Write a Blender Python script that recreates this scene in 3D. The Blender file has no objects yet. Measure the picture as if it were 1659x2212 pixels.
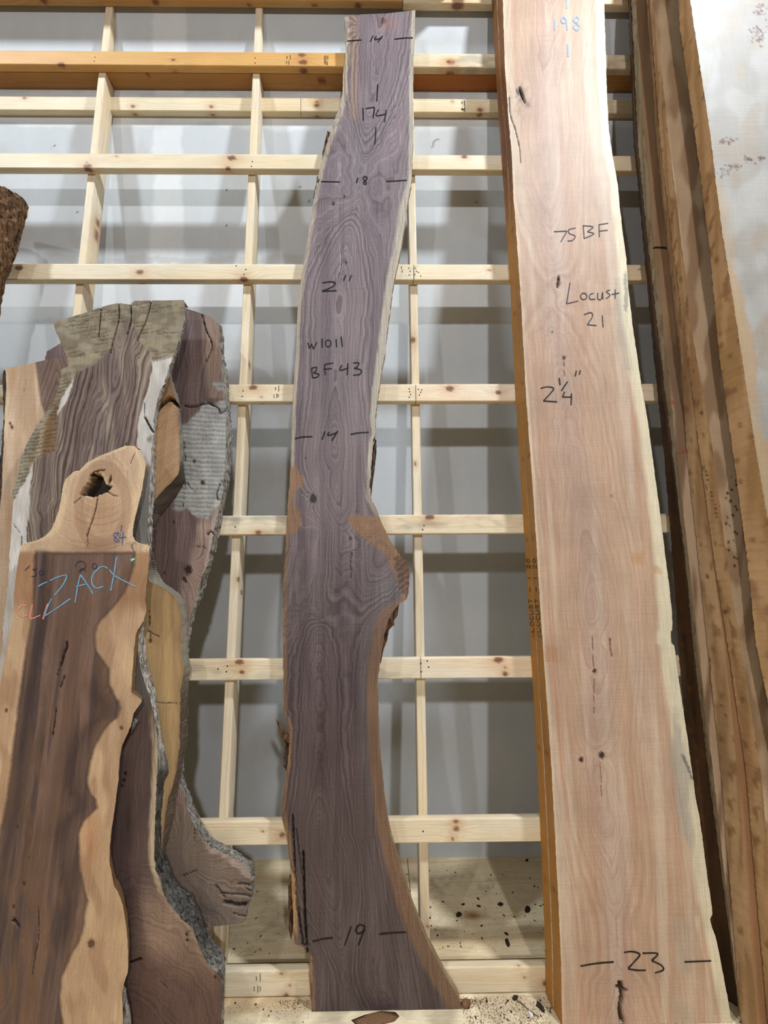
import bpy, math
import numpy as np
from mathutils import Matrix, Vector
C = bpy.context.scene
COL = C.collection
# ------------------------------------------------------------------ camera and light
AL = math.radians(7.8); CA, SA = math.cos(AL), math.sin(AL)   # the rack leans back by this angle
F = 1000.0; CX, CY = 829.5, 1106.0                            # focal length in pixels of a 1659 x 2212 frame
RC = np.array([[0.99991514, 0.00678625, -0.01112013], [-0.00493274, 0.98727399, 0.15895202], [0.0120573, -0.15888368, 0.98722368]])
CP = np.array([0.00704181, 1.52067447, -2.00748438])          # camera in rack coordinates (x, up the slope, depth)
def W(x, t, d):                                               # rack coordinates -> world
    return np.stack([x + 0*t, d*CA + t*SA, t*CA - d*SA], -1)
def Wv(x, t, d): return Vector((x, d*CA + t*SA, t*CA - d*SA))
cd = bpy.data.cameras.new('camera'); cam = bpy.data.objects.new('camera', cd); COL.objects.link(cam)
cd.sensor_fit = 'HORIZONTAL'; cd.sensor_width = 36.0; cd.lens = F/1659*36; cd.clip_start = 0.05
def axis(v): return Wv(v[0], -v[1], v[2])
ax, ay, az = axis(RC[0]), -axis(RC[1]), -axis(RC[2])
M4 = Matrix((ax, ay, az)).transposed().to_4x4(); M4.translation = Wv(*CP); cam.matrix_world = M4
C.camera = cam
C.view_settings.view_transform = 'Standard'; C.view_settings.look = 'None'; C.view_settings.gamma = 1.0
C.view_settings.use_curve_mapping = False; C.view_settings.exposure = -0.18
w = bpy.data.worlds.new('world'); C.world = w; w.use_nodes = True
w.node_tree.nodes['Background'].inputs[0].default_value = (1.0, 0.79, 0.60, 1)
w.node_tree.nodes['Background'].inputs[1].default_value = 0.058
def lamp(name, loc, power, col, size, aim):
    l = bpy.data.lights.new(name, 'AREA'); l.shape = 'DISK'; l.size = size; l.energy = power; l.color = col
    o = bpy.data.objects.new(name, l); COL.objects.link(o); o.location = loc
    o.rotation_euler = (Vector(aim) - Vector(loc)).to_track_quat('-Z', 'Y').to_euler()
lamp('high_bay_lamp', (2.45, -1.5, 6.5), 315, (0.84, 0.92, 1.0), 0.40, (1.0, -0.1, 1.0))
lamp('high_bay_lamp', (-3.5, -1.5, 6.5), 180, (0.84, 0.92, 1.0), 0.40, (-1.6, -0.1, 1.0))
lamp('high_bay_lamp', (1.5, -7.1, 5.3), 225, (0.97, 0.97, 1.0), 0.30, (0.8, 0.0, 0.9))
lamp('high_bay_lamp', (-4.0, -7.1, 5.3), 105, (0.97, 0.97, 1.0), 0.30, (-1.0, 0.0, 0.9))
# ------------------------------------------------------------------ image <-> rack plane
def unp(px, py, d):                       # pixel -> (x, t) on the plane at depth d of the rack frame
    px = np.asarray(px, float); py = np.asarray(py, float)
    v = np.stack([(px-CX)/F, (py-CY)/F, np.ones_like(px*py)], -1) @ RC
    s = (d - CP[2]) / v[..., 2]
    return CP[0] + s*v[..., 0], CP[1] - s*v[..., 1]
def prj(x, t, d):                         # rack coordinates -> pixel
    v = np.stack([x-CP[0], -(t-CP[1]), d-CP[2] + 0*x], -1) @ RC.T
    return CX + F*v[..., 0]/v[..., 2], CY + F*v[..., 1]/v[..., 2]
def prjw(P):                              # world -> pixel
    P = np.asarray(P, float)
    return prj(P[..., 0], P[..., 1]*SA + P[..., 2]*CA, P[..., 1]*CA - P[..., 2]*SA)
# ------------------------------------------------------------------ numeric helpers
def sm(a, b, x):
    t = np.clip((x-a)/(b-a), 0, 1); return t*t*(3-2*t)
def _h(ix, iy, s):
    n = (ix*374761393 + iy*668265263 + s*1442695041) & 0xffffffff
    n = ((n ^ (n >> 13))*1274126177) & 0xffffffff
    return ((n ^ (n >> 16)) & 0xffff)/65535.0
def vn(x, y, s=0):
    x, y = np.broadcast_arrays(np.asarray(x, float), np.asarray(y, float)); x, y = .8253*x+.5646*y+3.7, -.5646*x+.8253*y-9.1
    ix, iy = np.floor(x).astype(np.int64), np.floor(y).astype(np.int64); fx, fy = x-ix, y-iy
    fx = fx*fx*(3-2*fx); fy = fy*fy*(3-2*fy)
    a = _h(ix, iy, s)*(1-fx)+_h(ix+1, iy, s)*fx; b = _h(ix, iy+1, s)*(1-fx)+_h(ix+1, iy+1, s)*fx
    return a*(1-fy)+b*fy
def fbm(x, y, s=0, o=4):                  # about -1 .. 1
    r = 0; a = 1; n = 0
    for k in range(o):
        r = r + a*(vn(x*2**k, y*2**k, s+k*17)-.5)*2; n += a; a *= .55
    return r/n*1.4
def hx(h): 
    c = [int(h[i:i+2], 16)/255 for i in (0, 2, 4)]
    return np.array([v/12.92 if v <= .04045 else ((v+.055)/1.055)**2.4 for v in c])
def cr(pts, n=8):                         # Catmull-Rom through points
    P = np.array(pts, float)
    if len(P) < 3: return P
    Q = np.vstack([2*P[0]-P[1], P, 2*P[-1]-P[-2]]); out = []
    for i in range(1, len(Q)-2):
        for k in range(n):
            t = k/n; a, b, c, d = Q[i-1], Q[i], Q[i+1], Q[i+2]
            out.append(.5*((2*b)+(-a+c)*t+(2*a-5*b+4*c-d)*t*t+(-a+3*b-3*c+d)*t**3))
    out.append(P[-1]); return np.array(out)
def ln(tab, y, smooth=True):              # tab of (y, x): x at y
    T = np.array(tab, float)
    return np.interp(y, T[:, 0], T[:, 1])
def dseg(X, Y, pts):                      # distance to a polyline
    P = np.array(pts, float); D = np.full(X.shape, 1e9)
    for a, b in zip(P[:-1], P[1:]):
        ab = b-a; L = (ab@ab)+1e-9
        t = np.clip(((X-a[0])*ab[0]+(Y-a[1])*ab[1])/L, 0, 1)
        D = np.minimum(D, np.hypot(X-a[0]-t*ab[0], Y-a[1]-t*ab[1]))
    return D
def sd(X, Y, pts):                        # signed distance to a polygon, negative inside
    P = list(pts); D = dseg(X, Y, P+[P[0]]); ins = np.zeros(X.shape, bool)
    for (x0, y0), (x1, y1) in zip(P, P[1:]+[P[0]]):
        c = ((y0 > Y) != (y1 > Y))
        ins ^= c & (X < (x1-x0)*(Y-y0)/((y1-y0) if y1 != y0 else 1e-9)+x0)
    return np.where(ins, -D, D)
def mix(a, b, m):
    return a*(1-m[..., None]) + b*m[..., None]
# ------------------------------------------------------------------ materials
MATS = {}
def nd(nt, t, **k):
    n = nt.nodes.new(t)
    for a, b in k.items():
        if a.startswith('i_'):
            n.inputs[int(a[2:]) if a[2:].isdigit() else a[2:]].default_value = b
        else: setattr(n, a, b)
    return n
def wood(name, warp=1.1, rough=.5, spec=.5, line=1.0, fib=.22, saw=.0, bump=.25, gscale=1.0, dark=(.50, .45, .46), fibsc=(420, 9, 1), mott=.12):
    """procedural wood: base hue from the piece's own colour field, growth lines from 'gr', fibre and saw marks from 'al'"""
    m = bpy.data.materials.new(name); m.use_nodes = True; nt = m.node_tree; L = nt.links.new
    b = nt.nodes['Principled BSDF']; b.inputs['Roughness'].default_value = rough; b.inputs['Specular IOR Level'].default_value = spec
    col = nd(nt, 'ShaderNodeAttribute', attribute_name='Col'); gr = nd(nt, 'ShaderNodeAttribute', attribute_name='gr')
    gs = nd(nt, 'ShaderNodeAttribute', attribute_name='gs'); al = nd(nt, 'ShaderNodeAttribute', attribute_name='al')
    n1 = nd(nt, 'ShaderNodeTexNoise', noise_dimensions='1D'); n1.inputs['Scale'].default_value = gscale; n1.inputs['Detail'].default_value = 4; n1.inputs['Roughness'].default_value = .65
    w1 = nd(nt, 'ShaderNodeTexNoise', noise_dimensions='3D'); w1.inputs['Scale'].default_value = 1; w1.inputs['Detail'].default_value = 3
    mp0 = nd(nt, 'ShaderNodeVectorMath', operation='MULTIPLY'); mp0.inputs[1].default_value = (60, 7, 1); L(al.outputs['Vector'], mp0.inputs[0]); L(mp0.outputs[0], w1.inputs['Vector'])
    ad = nd(nt, 'ShaderNodeMath', operation='MULTIPLY_ADD'); ad.inputs[1].default_value = warp; L(w1.outputs[0], ad.inputs[0]); L(gr.outputs['Fac'], ad.inputs[2])
    L(ad.outputs[0], n1.inputs['W'])
    mr = nd(nt, 'ShaderNodeMapRange'); mr.inputs[1].default_value = .36; mr.inputs[2].default_value = .60; L(n1.outputs[0], mr.inputs[0])
    # line strength
    inv = nd(nt, 'ShaderNodeMath', operation='SUBTRACT'); inv.inputs[0].default_value = 1; L(mr.outputs[0], inv.inputs[1])
    ls = nd(nt, 'ShaderNodeMath', operation='MULTIPLY', use_clamp=True); L(inv.outputs[0], ls.inputs[0])
    l2 = nd(nt, 'ShaderNodeMath', operation='MULTIPLY'); l2.inputs[1].default_value = line; L(gs.outputs['Fac'], l2.inputs[0]); L(l2.outputs[0], ls.inputs[1])
    mx = nd(nt, 'ShaderNodeMix', data_type='RGBA', blend_type='MULTIPLY'); L(ls.outputs[0], mx.inputs[0]); L(col.outputs['Color'], mx.inputs[6]); mx.inputs[7].default_value = (*dark, 1)
    def fac(scale, amt, detail=3):
        v = nd(nt, 'ShaderNodeVectorMath', operation='MULTIPLY'); v.inputs[1].default_value = scale; L(al.outputs['Vector'], v.inputs[0])
        n = nd(nt, 'ShaderNodeTexNoise'); n.inputs['Scale'].default_value = 1; n.inputs['Detail'].default_value = detail; L(v.outputs[0], n.inputs['Vector'])
        r = nd(nt, 'ShaderNodeMapRange'); r.inputs[1].default_value = .25; r.inputs[2].default_value = .75; r.inputs[3].default_value = 1-amt; r.inputs[4].default_value = 1+amt; L(n.outputs[0], r.inputs[0])
        return n, r
    cur = mx.outputs[2]; hb = []
    for sc, am in ((fibsc, fib), ((9, 5, 3), mott), ((7, 330, 1), saw), ((150, 150, 150), fib*.35)):
        if am <= 0: continue
        n, r = fac(sc, am); hb.append((n, am))
        mm = nd(nt, 'ShaderNodeVectorMath', operation='SCALE'); L(cur, mm.inputs[0]); L(r.outputs[0], mm.inputs['Scale']); cur = mm.outputs[0]
    L(cur, b.inputs['Base Color'])
    bp = nd(nt, 'ShaderNodeBump'); bp.inputs['Strength'].default_value = bump; bp.inputs['Distance'].default_value = .0015
    src = hb[-2][0] if saw > 0 else hb[0][0]
    L(src.outputs[0], bp.inputs['Height']); L(bp.outputs[0], b.inputs['Normal'])
    MATS[name] = m; return m
def bark(name, c0, c1, scale=120, rough=.9, disp=.004):
    m = bpy.data.materials.new(name); m.use_nodes = True; nt = m.node_tree; L = nt.links.new
    b = nt.nodes['Principled BSDF']; b.inputs['Roughness'].default_value = rough; b.inputs['Specular IOR Level'].default_value = .2
    tc = nd(nt, 'ShaderNodeTexCoord'); mp = nd(nt, 'ShaderNodeMapping'); mp.inputs['Scale'].default_value = (1, 1, .22); L(tc.outputs['Object'], mp.inputs['Vector'])
    n = nd(nt, 'ShaderNodeTexNoise'); n.inputs['Scale'].default_value = scale; n.inputs['Detail'].default_value = 6; n.inputs['Distortion'].default_value = 1.2; L(mp.outputs[0], n.inputs['Vector'])
    r = nd(nt, 'ShaderNodeValToRGB'); r.color_ramp.elements[0].position = .36; r.color_ramp.elements[1].position = .64
    r.color_ramp.elements[0].color = (*c0, 1); r.color_ramp.elements[1].color = (*c1, 1); L(n.outputs[0], r.inputs[0])
    col = nd(nt, 'ShaderNodeAttribute', attribute_name='Col')
    mx = nd(nt, 'ShaderNodeMix', data_type='RGBA', blend_type='MULTIPLY'); mx.inputs[0].default_value = 1; L(r.outputs[0], mx.inputs[6]); L(col.outputs['Color'], mx.inputs[7])
    L(mx.outputs[2], b.inputs['Base Color'])
    bp = nd(nt, 'ShaderNodeBump'); bp.inputs['Strength'].default_value = .9; bp.inputs['Distance'].default_value = disp; L(n.outputs[0], bp.inputs['Height']); L(bp.outputs[0], b.inputs['Normal'])
    MATS[name] = m; return m
def plain(name, c, rough=.7, spec=.3, var=.15, scale=60):
    m = bpy.data.materials.new(name); m.use_nodes = True; nt = m.node_tree; L = nt.links.new
    b = nt.nodes['Principled BSDF']; b.inputs['Roughness'].default_value = rough; b.inputs['Specular IOR Level'].default_value = spec
    tc = nd(nt, 'ShaderNodeTexCoord'); n = nd(nt, 'ShaderNodeTexNoise'); n.inputs['Scale'].default_value = scale; n.inputs['Detail'].default_value = 4; L(tc.outputs['Object'], n.inputs['Vector'])
    r = nd(nt, 'ShaderNodeValToRGB'); c = np.array(c); r.color_ramp.elements[0].color = (*np.clip(c*(1-var), 0, 1), 1); r.color_ramp.elements[1].color = (*np.clip(c*(1+var), 0, 1), 1)
    r.color_ramp.elements[0].position = .3; r.color_ramp.elements[1].position = .7
    L(n.outputs[0], r.inputs[0]); L(r.outputs[0], b.inputs['Base Color']); MATS[name] = m; return m
wood('pine', rough=.55, spec=.35, line=.9, fib=.08, dark=(.80, .62, .42), bump=.12, mott=.07, fibsc=(300, 12, 1))
wood('purple_walnut', warp=.5, rough=.46, spec=.5, line=1.0, fib=.40, saw=.10, dark=(.40, .36, .37), bump=.35, gscale=1.5, fibsc=(380, 5, 1))
wood('locust', rough=.55, spec=.35, line=.8, fib=.16, saw=.07, dark=(.66, .50, .44), bump=.2)
wood('old_walnut', rough=.62, spec=.3, line=1.0, fib=.20, saw=.08, dark=(.45, .38, .36), bump=.35)
wood('smooth_walnut', rough=.55, spec=.32, line=.75, fib=.14, dark=(.62, .50, .42), bump=.12, mott=.14)
wood('weathered', rough=.85, spec=.15, line=1.0, fib=.16, dark=(.32, .28, .24), bump=.6, mott=.2)
wood('maple', rough=.55, spec=.3, line=.5, fib=.05, saw=.05, dark=(.80, .66, .52), bump=.22, mott=.10)
wood('drywall', rough=.92, spec=.12, line=0, fib=.02, dark=(1, 1, 1), bump=.03, mott=.035, fibsc=(40, 40, 40))
wood('plywood', rough=.75, spec=.2, line=.9, fib=.10, dark=(.72, .55, .38), bump=.1, mott=.10, fibsc=(14, 160, 1))
bark('dark_bark', hx('1d1613'), hx('6b5747'), 90)
bark('grey_bark', hx('4d4842'), hx('a59e94'), 85)
bark('white_bark', hx('5a524a'), hx('cdc7bd'), 75)
bark('brown_bark', hx('2c1d12'), hx('7d5c3e'), 90)
plain('black_ink', hx('14100f'), .5); plain('blue_pencil', hx('3c5f96'), .8); plain('blue_chalk', hx('76a8c6'), .95, .1); plain('pink_chalk', hx('e0907f'), .95, .1)
plain('dark_blue_pencil', hx('2c2f45'), .8); plain('red_crayon', hx('b5402f'), .7); plain('green_paint', hx('8fd9bd'), .6); plain('grey_pencil', hx('3f4048'), .7)
plain('faint_blue', hx('8fa3c9'), .7)
plain('nail_steel', hx('2b2622'), .5, .5); plain('chip_dark', hx('332a25'), .9, .1, .5, 300); plain('chip_brown', hx('7a5a40'), .9, .1, .4, 300); plain('chip_white', hx('dfe3de'), .8, .2, .1, 300)
plain('stamp_ink', hx('3a3430'), .8); plain('crack_dark', hx('120c09'), 1.0, .0)
# ------------------------------------------------------------------ objects
def tag(o, label=None, cat=None, group=None, kind=None):
    for k, v in (('label', label), ('category', cat), ('group', group), ('kind', kind)):
        if v: o[k] = v
    return o
def mesh_obj(name, V, Fc, mat, parent=None, col=None, gr=None, gs=None, al=None, smooth=True):
    me = bpy.data.meshes.new(name); me.from_pydata([tuple(map(float, v)) for v in V], [], [tuple(map(int, f)) for f in Fc]); n = len(V)
    a = me.attributes.new('Col', 'FLOAT_COLOR', 'POINT')
    c = np.ones((n, 4)); 
    if col is not None: c[:, :3] = np.clip(col, 0, 1)
    a.data.foreach_set('color', c.astype(np.float32).ravel())
    for nm, arr in (('gr', gr), ('gs', gs)):
        at = me.attributes.new(nm, 'FLOAT', 'POINT'); at.data.foreach_set('value', (np.zeros(n) if arr is None else np.broadcast_to(arr, (n,))).astype(np.float32).ravel().copy())
    at = me.attributes.new('al', 'FLOAT_VECTOR', 'POINT'); at.data.foreach_set('vector', (np.array(V) if al is None else np.asarray(al)).astype(np.float32).ravel())
    if smooth: me.polygons.foreach_set('use_smooth', [True]*len(me.polygons))
    me.materials.append(MATS[mat]); me.update()
    o = bpy.data.objects.new(name, me); COL.objects.link(o)
    if parent: o.parent = parent
    return o
class MB:
    """collects patches of vertices with their colour fields; builds one mesh object"""
    def __init__(s): s.V = []; s.F = []; s.c = []; s.g = []; s.s = []; s.a = []; s.n = 0
    def grid(s, P, col, gr, gs, al, flip=False):      # P (n,m,3)
        n, m = P.shape[:2]; i = np.arange(n*m).reshape(n, m)+s.n
        q = np.stack([i[:-1, :-1], i[1:, :-1], i[1:, 1:], i[:-1, 1:]], -1).reshape(-1, 4)
        if flip: q = q[:, ::-1]
        s.V.append(P.reshape(-1, 3)); s.F += q.tolist(); s.c.append(np.broadcast_to(col, (n, m, 3)).reshape(-1, 3))
        s.g.append(np.broadcast_to(gr, (n, m)).ravel()); s.s.append(np.broadcast_to(gs, (n, m)).ravel()); s.a.append(np.broadcast_to(al, (n, m, 3)).reshape(-1, 3)); s.n += n*m
    def build(s, name, mat, parent=None, smooth=True):
        return mesh_obj(name, np.vstack(s.V), s.F, mat, parent, np.vstack(s.c), np.concatenate(s.g), np.concatenate(s.s), np.vstack(s.a), smooth)
def slab(name, label, cat, L, R, T, B, delta, thick, fn, mat, res=3.0, RB=None, LB=None, left='wood', right='wood', edge_col=None, rough=0.0, jit=1.2, group=None, seed=1, top='wood', barkrough=.006, bottom_floor=True, btint=None):
    """a leaning slab: outline of the sawn face (L,R: (y,x) tables; T,B: (u,y) tables), front plane delta before the rack, thickness thick.
    fn(X,Y,u) -> colour, gr, gs, depth (metres sunk into the face)"""
    d0 = -delta; tf = -delta*SA/CA                    # t where the front plane meets the floor
    ys0, ys1 = min(y for _, y in T), max(y for _, y in B)
    wmax = max(ln(R, y)-ln(L, y) for y in np.linspace(ys0, ys1, 30))
    nc = int(max(6, wmax/res)); nr = int((ys1-ys0)/res)
    u = np.linspace(0, 1, nc+1)[None, :]; v = np.linspace(0, 1, nr+1)[:, None]
    Ty = np.interp(u, *np.array(T).T); By = np.interp(u, *np.array(B).T)
    Y = Ty+(By-Ty)*v
    Lx = ln(L, Y)+jit*fbm(Y/9, Y*0+seed, seed, 4); Rx = ln(R, Y)+jit*fbm(Y/9, Y*0+seed+7, seed+5, 4)
    X = Lx+(Rx-Lx)*u
    X = X + 0*Y
    col, gr, gs, dp = fn(X, Y, u+0*Y)
    x, t = unp(X, Y, d0)
    if bottom_floor: t = np.maximum(t, tf+.001)
    P = W(x, t, d0+dp)
    al = np.stack([x, t, dp*0+seed*3.1], -1)
    mb = MB(); mb.grid(P, col, gr, gs, al)
    # back
    bx, bt = x.copy(), t.copy(); d1 = d0+thick
    if RB is not None:
        rx, rt = unp(ln(RB, Y[:, -1])+jit*fbm(Y[:, -1]/7, Y[:, -1]*0, seed+9, 4)*1.3, Y[:, -1], d1); bx[:, -1] = rx
    if LB is not None:
        lx, lt = unp(ln(LB, Y[:, 0])+jit*fbm(Y[:, 0]/7, Y[:, 0]*0, seed+11, 4)*1.3, Y[:, 0], d1); bx[:, 0] = lx
    k = np.linspace(0, 1, 5)
    bk = [0, nc//2, nc]; Pb = W(bx[:, bk], bt[:, bk], d1); 
    mb.grid(Pb, col[:, bk], gr[:, bk], gs[:, bk]*0, al[:, bk], flip=True)
    def side(fx, ft, cx, ct, fcol, rgh, fd, sgn):
        K = 7; s = np.linspace(0, 1, K)[None, :]
        sx = fx[:, None]*(1-s)+cx[:, None]*s; st = ft[:, None]+(ct-ft)[:, None]*s; sdp = (d0+fd[:, None])*(1-s)+d1*s
        if rgh > 0:
            nz = fbm(st*40, s*3+seed, seed+20, 4)*np.sin(np.pi*s)**.5*rgh; sx = sx+sgn*(nz+rgh*.5*np.sin(np.pi*s))
        return W(sx, st, sdp), sx, st, sdp
    parts = []
    for which, sgn, ci in (('left', -1, 0), ('right', 1, nc)):
        kind = left if which == 'left' else right
        Ps, sx, st, sdp = side(x[:, ci], t[:, ci], bx[:, ci], bt[:, ci], None, (barkrough if kind != 'wood' else rough), dp[:, ci], sgn)
        al2 = np.stack([sdp+x[:, ci].mean(), st, st*0+seed+5], -1)
        ec = edge_col if edge_col is not None else None
        if kind == 'wood':
            if callable(ec): cc, gg, ss = ec(sx, st, sdp, (sdp-d0)/thick, which)
            else:
                cc = (np.broadcast_to(ec, Ps.shape) if ec is not None else col[:, ci][:, None, :]*np.ones((1, 7, 1))*.92); gg = sdp*150; ss = np.full(sdp.shape, .35)
            mb.grid(Ps, cc, gg, ss, al2, flip=(which == 'left'))
        else:
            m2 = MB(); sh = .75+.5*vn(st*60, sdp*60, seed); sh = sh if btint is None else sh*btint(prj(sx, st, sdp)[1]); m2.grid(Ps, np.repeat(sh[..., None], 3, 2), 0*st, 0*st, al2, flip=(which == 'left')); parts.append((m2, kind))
    for ri in (0, nr):
        s = np.linspace(0, 1, 3)[:, None]
        Pt = W(x[ri][None]*(1-s)+bx[ri][None]*s, t[ri][None]+0*s, (d0+dp[ri])[None]*(1-s)+d1*s)
        mb.grid(Pt, col[ri][None]*.8*np.ones((3, 1, 1)), gr[ri][None]+0*s, gs[ri][None]+0*s, np.stack([x[ri][None]+0*s, t[ri][None]+s*thick, 0*x[ri][None]+s*0], -1), flip=(ri == 0))
    o = mb.build(name, mat); tag(o, label, cat, group)
    for m2, kind in parts: m2.build('bark_edge', kind, o)
    o['group'] = group or 'slabs leaning against the rack'
    return o
def ribbon(name, strokes, width, mapf, mat, parent, label=None, lift=.0012, closed=False):
    """pen strokes; strokes: list of pixel polylines, mapf(px,py)->world points on the face"""
    V = []; Fc = []
    for st in strokes:
        if len(st) == 4 and st[0] == 'o':
            _, (cx, cy), rx, ry = st; a = np.linspace(0, 2*math.pi, 18)+.6; P = np.stack([cx+rx*np.cos(a), cy+ry*np.sin(a)], -1)
        else: P = cr(st, 6)
        d = np.gradient(P, axis=0); d /= (np.hypot(*d.T)[:, None]+1e-9); nrm = np.stack([-d[:, 1], d[:, 0]], -1)
        wv = width*.5*(1+.25*fbm(np.arange(len(P))/3., np.arange(len(P))*0+P[0, 0], 3))[:, None]
        a = P+nrm*wv; b = P-nrm*wv; k = len(V)
        A = mapf(a[:, 0], a[:, 1]); Bq = mapf(b[:, 0], b[:, 1])
        for i in range(len(P)): V += [A[i], Bq[i]]
        for i in range(len(P)-1): Fc.append((k+2*i, k+2*i+1, k+2*i+3, k+2*i+2))
    o = mesh_obj(name, V, Fc, mat, parent)
    if label: o['label'] = label
    return o
def onplane(delta, lift=.0012):
    def f(px, py):
        x, t = unp(px, py, -delta-lift); return W(x, t, -delta-lift)
    return f
def lumber(name, label, cat, org, ax_l, ax_w, ax_n, Ln, Wd, Th, mat='pine', tint='dcc9a4', knots=(), group=None, parent=None, res=.006, pxknots=(), kcol='6b3f28', seed=0, stain=0.0, kind=None, gsv=.5, cut=None, bow=0.0, rnd=.004):
    """a sawn timber: origin at the corner of its wide face, axes length / width / outward normal; knots given on the wide face"""
    org, ax_l, ax_w, ax_n = [np.array(v, float) for v in (org, ax_l, ax_w, ax_n)]
    nl = int(min(700, max(4, Ln/res))); l = np.linspace(0, Ln, nl+1)
    # section with rounded corners, walking round: width w, depth below face h
    r = rnd; K = [(r, 0)] + [(r+(Wd-2*r)*q, 0) for q in np.linspace(0, 1, max(3, int(Wd/res)))[1:]] + [(Wd-.3*r, .3*r), (Wd, r)] + [(Wd, r+(Th-2*r)*q) for q in (.33, .66, 1)] + [(Wd-r, Th), (r, Th), (0, Th-r)] + [(0, r+(Th-2*r)*q) for q in (.66, .33, 0)] + [(.3*r, .3*r), (r, 0)]
    K = np.array(K); wv, hv = K[:, 0], K[:, 1]
    rng = np.random.RandomState(seed+5)
    Lg, Wg = np.meshgrid(l, wv, indexing='ij'); Hg = np.broadcast_to(hv, Lg.shape)
    wob = bow*np.sin(Lg/Ln*math.pi)
    P = org + ax_l*Lg[..., None] + ax_w*(Wg+wob)[..., None] - ax_n*Hg[..., None]
    if cut is not None: P = cut(P)
    c = hx(tint)*np.ones(P.shape); ss = (Wg+Hg)                                  # unrolled coordinate
    per = rng.uniform(.6, 1.3); gr = (ss/.009*per + 3*fbm(Lg*1.3, ss*9, seed, 3) + rng.uniform(0, 50))
    ctr = Wd*rng.uniform(-.3, 1.2); gr = np.where(Hg < r*1.5, np.sqrt((Wg-ctr)**2+(.012+.02*vn(Lg*1.1, Lg*0, seed))**2)/.006*per+2*fbm(Lg*1.5, Wg*9, seed, 3), gr)
    gs = np.full(Lg.shape, gsv)
    c = mix(c, c*hx('f0dab8')*1.1, .4*sm(.1, .9, vn(Lg*2, Wg*20, seed+2)))
    if stain: 
        m = stain*sm(.45, .8, vn(Lg*5, Wg*25, seed+8)*.6+vn(Lg*25, Wg*60, seed+9)*.4); c = mix(c, hx('8b8d84')*np.ones(P.shape), .8*m)
    kl = [(a, b, rr, 1.0) for a, b, rr in knots]
    if len(pxknots):
        for q in pxknots:
            kx, ky, kr = q[:3]
            # nearest point of the unrolled grid in the picture
            X, Y = prjw(P); e = np.where(Hg < Th*.95, (X-kx)**2+(Y-ky)**2, 1e12); i = np.unravel_index(np.argmin(e), e.shape)
            px_m = np.hypot(*(np.array(prjw(P[i]))-np.array(prjw(P[i]+ax_l*.01))))/.01
            kl.append((Lg[i], ss[i], kr/px_m, 1.0))
    for a, b, rr, st in kl:
        dist = np.hypot((Lg-a)/1.5, ss-b); k = np.exp(-(dist/(rr*2.6))**2)
        gr = gr + 5.0*np.exp(-(np.hypot((Lg-a)/2.2, ss-b)/(rr*2.5))**2)*np.sign(ss-b+1e-6)*.6
        core = 1-sm(rr*.55, rr*.95, dist*(1+.25*fbm(Lg*90, ss*90, seed+3))); halo = np.exp(-(dist/(rr*2.0))**2)
        c = mix(c, hx('c08a55')*np.ones(P.shape), .5*halo); c = mix(c, hx(kcol)*(.8+.5*vn(Lg*300, ss*300, 4))[..., None], core*.9)
        gs = gs*(1-core*.8)
    al = np.stack([ss, Lg, Lg*0+seed*1.7], -1)
    mb = MB(); mb.grid(P, c, gr, gs, al, flip=True)
    o = mb.build(name, mat, parent)
    # end caps
    me = o.data; n = len(K)
    o2V = [tuple(v) for v in P[0]] ; 
    caps = []
    import bmesh
    bm = bmesh.new(); bm.from_mesh(me); bm.verts.ensure_lookup_table()
    for base in (0, nl*n):
        vs = [bm.verts[base+i] for i in range(n-1)]
        try: bm.faces.new(vs)
        except Exception: pass
    bmesh.ops.recalc_face_normals(bm, faces=bm.faces); bm.to_mesh(me); bm.free()
    if label: tag(o, label, cat, group)
    if kind: o['kind'] = kind
    return o
# ------------------------------------------------------------------ the setting
YW = 0.69                                           # the wall behind the rack
def pane(name, o, a, b, n, m, fn, mat):             # gridded rectangle with a colour field of its own
    A = np.linspace(0, 1, n)[:, None, None]; B_ = np.linspace(0, 1, m)[None, :, None]
    P = np.array(o, float)+A*np.array(a, float)+B_*np.array(b, float)
    X, Y = prjw(P); col, gr, gs, al = fn(P, X, Y)
    mb = MB(); mb.grid(P, col, gr, gs, al); ob = mb.build(name, mat); tag(ob, kind='structure'); return ob
def wallf(P, X, Y):
    c = hx('c9cccd')*np.ones(P.shape); x, z = P[..., 0], P[..., 2]
    comp = hx('e0e1e0')
    def band(d, wdt): return 1-sm(wdt*.75, wdt, np.abs(d)+.03*fbm(x*4, z*4, 3)+.012*fbm(x*17, z*17, 5))
    # joint compound over the board seams
    m = np.maximum.reduce([band(z-2.97, .13), band(z-4.02, .10), band(x+1.12, .09)*(z > 2.9), band(x-.72, .07)*0])
    c = mix(c, comp*np.ones(P.shape), .75*m)
    c = mix(c, hx('b9b4ad')*np.ones(P.shape), .35*sm(.25, .5, fbm(x*2.2, z*1.6, 21)))
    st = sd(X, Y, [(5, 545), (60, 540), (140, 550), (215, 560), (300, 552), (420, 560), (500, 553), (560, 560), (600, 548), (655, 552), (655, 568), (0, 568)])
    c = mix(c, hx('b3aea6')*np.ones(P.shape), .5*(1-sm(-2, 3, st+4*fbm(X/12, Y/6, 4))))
    for cx, cy in ((112, 320), (117, 316), (489, 410), (648, 404), (668, 434), (490, 488), (168, 458), (1028, 436)): c = mix(c, hx('4b463f')*np.ones(P.shape), 1-sm(1.2, 2.6, np.hypot(X-cx, Y-cy)))
    d = dseg(X, Y, cr([(934, 318), (936, 308), (941, 303), (948, 302)])); c = mix(c, hx('77726a')*np.ones(P.shape), .8*(1-sm(1, 2.6, d)))
    return c, 0*x, 0*x, P*np.array([1, 0, 1])[None, None]
pane('wall_back', (-3.2, YW, 0), (6.4, 0, 0), (0, 0, 6.2), 720, 700, wallf, 'drywall')
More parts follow.
